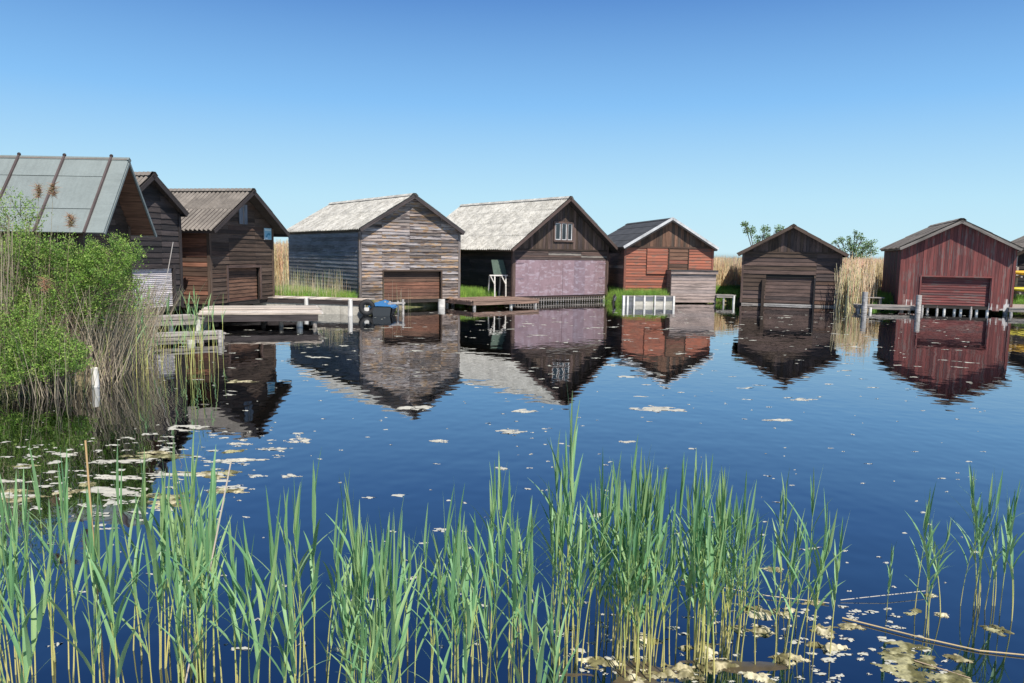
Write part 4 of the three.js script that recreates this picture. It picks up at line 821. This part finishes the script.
{ // clump of dry reed as instances
  R = mulberry(83);
  const mk = (n, h0, h1, spread, cols, r0) => { const l = []; for (let k = 0; k < n; k++) { const x = rr(-spread, spread), z = rr(-spread, spread), h = rr(h0, h1), q = rr(0.7, 1.2), cc = pick(cols); l.push([V(x, -0.1, z), V(x + rr(-0.14, 0.14) * h, h, z + rr(-0.14, 0.14) * h), rr(r0, r0 * 1.8), [cc[0] * q, cc[1] * q, cc[2] * q], 0]); } return stalks(l, 3, 0.5); };
  const dry = mk(60, 1.3, 2.4, 0.5, [[0.85, 0.66, 0.42], [0.92, 0.74, 0.5], [0.75, 0.56, 0.34]], 0.011);
  const place = (name, geo, label, cat, pts, s0, s1) => { const m = new THREE.InstancedMesh(geo, strawMat, pts.length); m.name = numbered(name); m.castShadow = m.receiveShadow = true; const o = new THREE.Object3D(), c = new THREE.Color(); pts.forEach(([x, y, z, k], i) => { o.position.set(x, y, z); o.rotation.y = R() * 6.28; const s = (k ?? 1) * rr(s0, s1); o.scale.set(lerp(s, 1, 0.5), s, lerp(s, 1, 0.5)); o.updateMatrix(); m.setMatrixAt(i, o.matrix); c.setRGB(rr(0.8, 1.08), rr(0.8, 1.05), rr(0.78, 1.05)); m.setColorAt(i, c); }); scene.add(m); tag(m, label, cat, null, 'stuff'); };
  const pts = [];
  for (let k = 0; k < 6500; k++) {
    const t = Math.pow(R(), 1.6), x = rr(-34, 48), z = (x < 4 ? -42.5 : x < 11 ? -46.5 : x < 17 ? -45 : -43.5) - t * 26 + rr(-0.4, 0.4);
    if (inHut(x, z, 0.4)) continue;
    const hump = 0.85 + 0.35 * fbm(x / 60 + 2, z / 60 + 2, 22, 22, 3, 950);
    pts.push([x, 0.3, z, hump * (x > 4 ? 0.8 : 1)]);
  }
  place('dry_reed_bed', dry, 'wide bed of dry straw coloured reeds behind the huts', 'reed bed', pts, 0.9, 1.12);
  const tuft = []; for (let k = 0; k < 26; k++) { const x = rr(15.95, 17.1), z = rr(-36.2, -37.9); if (!inHut(x, z, -0.1)) tuft.push([x, -0.05, z, rr(0.75, 1.15)]); }
  place('dry_reed_tuft', dry, 'dry reed tuft at the right wall of the plain brown hut', 'reeds', tuft, 0.8, 1.1);
  // grass on the banks
  const gl = []; for (let k = 0; k < 40; k++) { const x = rr(-0.16, 0.16), z = rr(-0.16, 0.16), h = rr(0.12, 0.36), q = rr(0.7, 1.25); gl.push([V(x, -0.06, z), V(x + rr(-0.12, 0.12), h, z + rr(-0.12, 0.12)), rr(0.006, 0.01), [0.26 * q, 0.45 * q, 0.07 * q], 0]); }
  const gg = stalks(gl, 3, 0.15), gp = [];
  for (let k = 0; k < 16000 && gp.length < 3600; k++) { const x = rr(-12, 26), z = rr(-29, -45), d = pondDist(x, z); if (d > -0.06 || d < -6.5 || inHut(x, z, -0.2)) continue; if (x > -10.4 && x < -5.2 && d > -1.15) continue; gp.push([x, groundY(x, z), z]); }
  place('bank_grass', gg, 'fresh green grass on the banks between the huts', 'grass', gp, 0.7, 1.25);
  const tall = []; for (let k = 0; k < 9; k++) { const x = rr(-0.7, 0.7), z = rr(-0.4, 0.4), h = rr(0.5, 1.35); tall.push([V(x, -0.06, z), V(x + rr(-0.06, 0.06), h, z + rr(-0.06, 0.06)), 0.006, pick([[0.75, 0.68, 0.45], [0.5, 0.55, 0.25], [0.7, 0.62, 0.4]]), 0]); }
  const tp = []; for (let k = 0; k < 900 && tp.length < 44; k++) { const x = rr(-10.5, -3.2), z = rr(-29.4, -33.5), d = pondDist(x, z); if (d > 0.35 || d < -3 || inHut(x, z, 0.05)) continue; if (x < -5.2 && d > -1.2) continue; tp.push([x, Math.max(-0.1, groundY(x, z)), z]); }
  place('tall_bank_grass', stalks(tall, 3, 0.3), 'tall thin grass and young reeds before the weathered hut', 'grass', tp, 0.8, 1.2);
}
// small trees behind the huts
function farTree(label, x, z, h, crowns, cols) {
  const g = thing('tree', label, 'tree', [x, 0.3, z], 0, 'small trees beyond the reeds'), wood = [rod(V(0, -0.1, 0), V(0.05, h * 0.55, 0), 0.09, 0.06, 8)], pos = [], col = [], ix = [];
  for (const [cx, cy, cz, r, n] of crowns) {
    wood.push(rod(V(0.04, h * 0.42, 0), V(cx, cy, cz), 0.045, 0.015, 6));
    for (let k = 0; k < 5; k++) wood.push(rod(V(cx * 0.7, lerp(h * 0.5, cy, 0.7), cz * 0.7), V(cx + rr(-r, r), cy + rr(-r, r) * 0.8, cz + rr(-r, r)), 0.014, 0.005, 4));
    for (let k = 0; k < n; k++) {
      const d = V(rr(-1, 1), rr(-1, 1), rr(-1, 1)).normalize().multiplyScalar(r * Math.pow(R(), 0.45)), p = V(cx + d.x, cy + d.y * 0.85, cz + d.z), e1 = V(rr(-1, 1), rr(-1, 1), rr(-1, 1)).normalize(), e2 = V(rr(-1, 1), rr(-1, 1), rr(-1, 1)).cross(e1).normalize(), L = rr(0.08, 0.14), b = pos.length / 3, q = rr(0.7, 1.3), c = pick(cols);
      for (const [s, t] of [[0, 0], [0.5, 0.35], [1, 0], [0.5, -0.35]]) { const v = p.clone().addScaledVector(e1, L * s).addScaledVector(e2, L * t); pos.push(v.x, v.y, v.z); col.push(c[0] * q, c[1] * q, c[2] * q); }
      ix.push(b, b + 1, b + 2, b, b + 2, b + 3);
    }
  }
  part('trunk', mergeGeometries(wood), std([0.14, 0.11, 0.085], 0.9), g);
  const lg = new THREE.BufferGeometry(); lg.setAttribute('position', new THREE.Float32BufferAttribute(pos, 3)); lg.setAttribute('color', new THREE.Float32BufferAttribute(col, 3)); lg.setIndex(ix); lg.computeVertexNormals();
  const cr = part('crown', lg, new THREE.MeshPhysicalMaterial({ roughness: 0.75, transmission: 0.3, thickness: 0, vertexColors: true, side: THREE.DoubleSide }), g); cr.userData.kind = 'stuff';
}
R = mulberry(84);
const TG = [[0.13, 0.23, 0.07], [0.17, 0.28, 0.09], [0.21, 0.31, 0.13]];
farTree('sparse young tree rising behind the plain brown hut on its left', 16.6, -52, 4.3, [[-0.5, 3.9, 0, 0.45, 260], [0.5, 4.0, 0.2, 0.35, 190], [-0.9, 4.35, 0.1, 0.25, 110], [0.1, 3.3, 0, 0.4, 160], [1.5, 4.0, 0, 0.4, 200], [0.75, 3.55, -0.2, 0.3, 110]], TG);
farTree('bushy young tree behind the reeds right of the plain brown hut', 24.9, -56, 4.1, [[0, 3.0, 0, 0.55, 420], [1.0, 3.1, 0.1, 0.5, 340], [-0.85, 3.45, 0, 0.32, 120], [0.35, 3.75, 0.2, 0.35, 130], [-1.6, 2.8, 0, 0.42, 190], [0.6, 2.5, 0.2, 0.7, 500], [-0.9, 2.5, 0, 0.6, 380], [-0.35, 3.55, 0.3, 0.28, 90], [1.55, 2.7, 0, 0.45, 220], [1.5, 3.35, 0.2, 0.26, 70], [0.75, 3.6, 0, 0.22, 60], [-1.35, 3.3, 0.2, 0.24, 60], [0.2, 4.05, 0, 0.18, 40]], TG);

// ---------------------------------------------------------------- things floating on the water
function mat2d(rx, rz, seed, hgt = 0.012, n = 22) { // ragged low mat: a noise field kept where it is dense, with holes and frayed edges
  const pos = [], uv = [], ix = [], id = new Map();
  const f = (u, v) => 0.46 - Math.hypot(u, v) * 0.6 + 1.9 * (fbm(u * 0.5 + seed * 0.13, v * 0.5 + seed * 0.29, 6, 6, 4, seed % 97) - 0.5);
  const vert = (i, j) => {
    const k = i * 999 + j; if (id.has(k)) return id.get(k);
    const u = (i / n) * 2.6 - 1.3, v = (j / n) * 2.6 - 1.3, d = f(u, v), jx = (hash(i, j, seed) - 0.5) * 1.4 / n, jz = (hash(j, i, seed + 9) - 0.5) * 1.4 / n;
    pos.push((u + jx) * rx, d < 0.09 ? -0.002 : hgt * smooth(0.05, 0.6, d) * (0.2 + 1.1 * fbm(i / 64, j / 64, 14, 14, 3, seed % 83)), (v + jz) * rz); uv.push((u + jx) * rx + seed * 0.37, (v + jz) * rz);
    id.set(k, pos.length / 3 - 1); return pos.length / 3 - 1;
  };
  for (let i = 0; i < n; i++) for (let j = 0; j < n; j++) if (f(((i + 0.5) / n) * 2.6 - 1.3, ((j + 0.5) / n) * 2.6 - 1.3) > 0.05) { const a = vert(i, j), b = vert(i + 1, j), c = vert(i + 1, j + 1), d = vert(i, j + 1); ix.push(a, c, b, a, d, c); }
  { // keep the main piece
    const up = [...Array(pos.length / 3).keys()], root = v => { while (up[v] !== v) v = up[v] = up[up[v]]; return v; };
    for (let k = 0; k < ix.length; k += 3) { up[root(ix[k])] = root(ix[k + 1]); up[root(ix[k + 1])] = root(ix[k + 2]); }
    const size = {}; for (let k = 0; k < ix.length; k += 3) { const r = root(ix[k]); size[r] = (size[r] ?? 0) + 1; }
    const main = +(Object.entries(size).sort((a, b) => b[1] - a[1])[0]?.[0] ?? -1), keep = [];
    for (let k = 0; k < ix.length; k += 3) { if (root(ix[k]) === main) keep.push(ix[k], ix[k + 1], ix[k + 2]); }
    ix.length = 0; keep.forEach(v => ix.push(v));
  }
  if (!ix.length) { const a = vert(10, 10), b = vert(11, 10), c = vert(11, 11); ix.push(a, c, b); }
  const g = new THREE.BufferGeometry(); g.setAttribute('position', new THREE.Float32BufferAttribute(pos, 3)); g.setAttribute('uv', new THREE.Float32BufferAttribute(uv, 2)); g.setIndex(ix); g.computeVertexNormals();
  return g;
}
const scum = std([0.52, 0.51, 0.44], 0.9, texRough);
const algaeMats = [std([1, 1, 0.98], 0.9, texAlgae), std([0.8, 0.78, 0.7], 0.9, texAlgae), std([0.62, 0.64, 0.5], 0.9, texAlgae)];
R = mulberry(95);
function algae(label, group, x, z, rx, rz, m, hgt = 0.012) {
  const o = part('algae_mat', mat2d(rx, rz, 1 + Math.floor(R() * 900), hgt, 46), m ?? pick(algaeMats), scene);
  o.position.set(x, 0.002, z); o.rotation.y = rr(-0.25, 0.25);
  return tag(o, label, 'algae mat', group);
}
algae('long pale algae mat in front of the left dock reflection', null, -4.25, -9.8, 0.3, 0.2, scum);
algae('flat algae mat floating near the end of the wide grey dock', null, -4.9, -13.4, 0.42, 0.28, algaeMats[1]);
for (const [x, z, r] of [[-1.45, -11.3, 0.28], [0, -9.85, 0.17], [0.2, -11.2, 0.2], [2.3, -11.5, 0.36], [-0.1, -8.1, 0.09], [-2.6, -9.2, 0.2], [-3.3, -9.0, 0.13], [3.9, -10.8, 0.2], [-2.3, -7.7, 0.12], [1.5, -9.4, 0.12], [-0.9, -9.3, 0.13], [4.9, -12.5, 0.22]]) algae('pale algae fleck drifting on the open blue water', 'algae on the open water', x, z, r, r * 0.55, scum);
for (let k = 0; k < 34; k++) { const t = R(), x = lerp(-6.6, -2.9, Math.pow(t, 1.2)) + rr(-0.3, 0.3), z = lerp(-9.2, -6.6, R()) - (x + 3) * 0.35; algae('algae streak in the band of scum before the shrub reflection', 'algae band at the left', x, z, rr(0.1, 0.42), rr(0.05, 0.15), pick([scum, algaeMats[1], algaeMats[2]])); }
for (const [x, z, r, h] of [[1.2, -4.1, 0.14, 0.05], [0.95, -4.05, 0.13, 0.05], [1.55, -4.5, 0.15, 0.05], [1.72, -4.78, 0.2, 0.045], [1.4, -4.0, 0.12, 0.04], [1.95, -4.35, 0.12, 0.05], [1.15, -4.3, 0.12, 0.04], [0.75, -4.0, 0.12, 0.03], [1.65, -4.2, 0.1, 0.04], [0.55, -4.15, 0.11, 0.03], [2.0, -4.55, 0.1, 0.04], [0.85, -4.4, 0.1, 0.03]]) algae('lumpy yellowish algae clump at the feet of the dense reeds', 'algae clumps among the reeds', x, z, r * 1.05, r * 0.7, pick([algaeMats[0], algaeMats[1]]), h * 0.55);
for (const [x, z, r] of [[2.45, -4.35, 0.2], [2.3, -4.15, 0.22], [2.65, -4.25, 0.16], [2.2, -4.62, 0.09], [2.75, -4.85, 0.1], [2.9, -4.8, 0.07], [2.55, -4.0, 0.15], [3.15, -4.6, 0.1], [2.1, -4.95, 0.07], [3.0, -5.1, 0.06], [2.0, -5.5, 0.09]]) algae('greenish grey algae patch between the algae reeds and right edge clump', 'algae patches at the right', x, z, r, r * 0.6, pick(algaeMats.slice(1).concat(algaeMats)), 0.012);
{ // flecks beyond counting
  const gs = [];
  const fleck = (x, z, r) => { const g = mat2d(r, r * rr(0.35, 0.75), 1 + Math.floor(R() * 900), 0.006, 6); g.rotateY(rr(-0.3, 0.3)); g.translate(x, 0.002, z); gs.push(g); };
  for (let k = 0; k < 520; k++) { const z = -lerp(12, 34, Math.pow(R(), 0.8)), x = rr(-0.62, 0.62) * -z; if (pondDist(x, z) > 0.5) fleck(x, z, rr(0.03, 0.13) * (R() < 0.12 ? 2 : 1)); }
  for (let k = 0; k < 260; k++) { const z = -lerp(4.2, 13, R()), x = rr(-0.66, 0.66) * -z; if (pondDist(x, z) > 0.5) fleck(x, z, rr(0.008, 0.045) * (R() < 0.1 ? 2 : 1)); }
  for (let k = 0; k < 260; k++) { const x = rr(-6.8, -2.6), z = rr(-10, -6.2) - (x + 3) * 0.35; if (pondDist(x, z) > 0.3) fleck(x, z, rr(0.02, 0.1)); }
  for (let k = 0; k < 200; k++) { const x = rr(0.3, 2.6), z = rr(-3.9, -4.9); fleck(x, z, rr(0.01, 0.045)); }
  tag(part('algae_flecks', mergeGeometries(gs), std([0.44, 0.43, 0.36], 0.9), scene), 'tiny pale flecks of algae and pollen scattered over the water', 'flecks', null, 'stuff');
}
{ // shoal of brown mud just breaking the surface
  const g = mat2d(1.15, 0.42, 77, 0.01, 70);
  const m = structure('mud_shoal', g, std([0.11, 0.085, 0.05], 0.3, texRough), 'wet brown mud shoal at the feet of the dense reeds');
  m.position.set(1.15, -0.004, -3.85);
}
function straw(label, pts, r, c) {
  const l = []; for (let i = 0; i < pts.length - 1; i++) l.push([V(...pts[i]), V(...pts[i + 1]), r, c, 0]);
  return tag(part('floating_straw', stalks(l, 6, 0.92), strawMat, scene), label, 'reed stalk', 'fallen reed stalks');
}
straw('long dead reed stalk floating across the lower right corner', [[2.2, 0.01, -4.72], [2.6, 0.012, -4.46], [2.86, 0.008, -4.33], [3.15, 0.012, -4.27]], 0.005, [0.5, 0.38, 0.2]);
straw('pale dead reed stalk lying on water behind the algae reeds', [[1.25, 0.02, -5.25], [1.8, 0.015, -5.02], [2.2, 0.01, -4.93]], 0.0035, [0.55, 0.47, 0.33]);
straw('short brown stalk drifting below the greenish algae patches', [[2.4, 0.01, -4.2], [2.62, 0.01, -4.02]], 0.004, [0.4, 0.3, 0.2]);
straw('thin grey straw crossing the lone short reed', [[2.3, 0.01, -4.98], [2.62, 0.03, -5.02], [2.95, 0.03, -5.1]], 0.003, [0.5, 0.47, 0.4]);
straw('pale bare stick leaning in front of the black hut', [[-7.85, 0, -16.1], [-7.55, 1.3, -16.2], [-7.42, 1.85, -16.25], [-7.3, 2.5, -16.3]], 0.009, [0.5, 0.45, 0.4]);
straw('upright broken straw coloured stalk in the far left bed', [[-2.12, -0.2, -3.75], [-2.22, 1.35, -3.85]], 0.006, [0.55, 0.36, 0.17]);
straw('pale bent dead stalk leaning through the left bed', [[-1.78, -0.2, -3.8], [-1.62, 0.6, -3.9], [-1.5, 1.22, -3.95]], 0.005, [0.62, 0.52, 0.42]);

renderer.render(scene, camera);
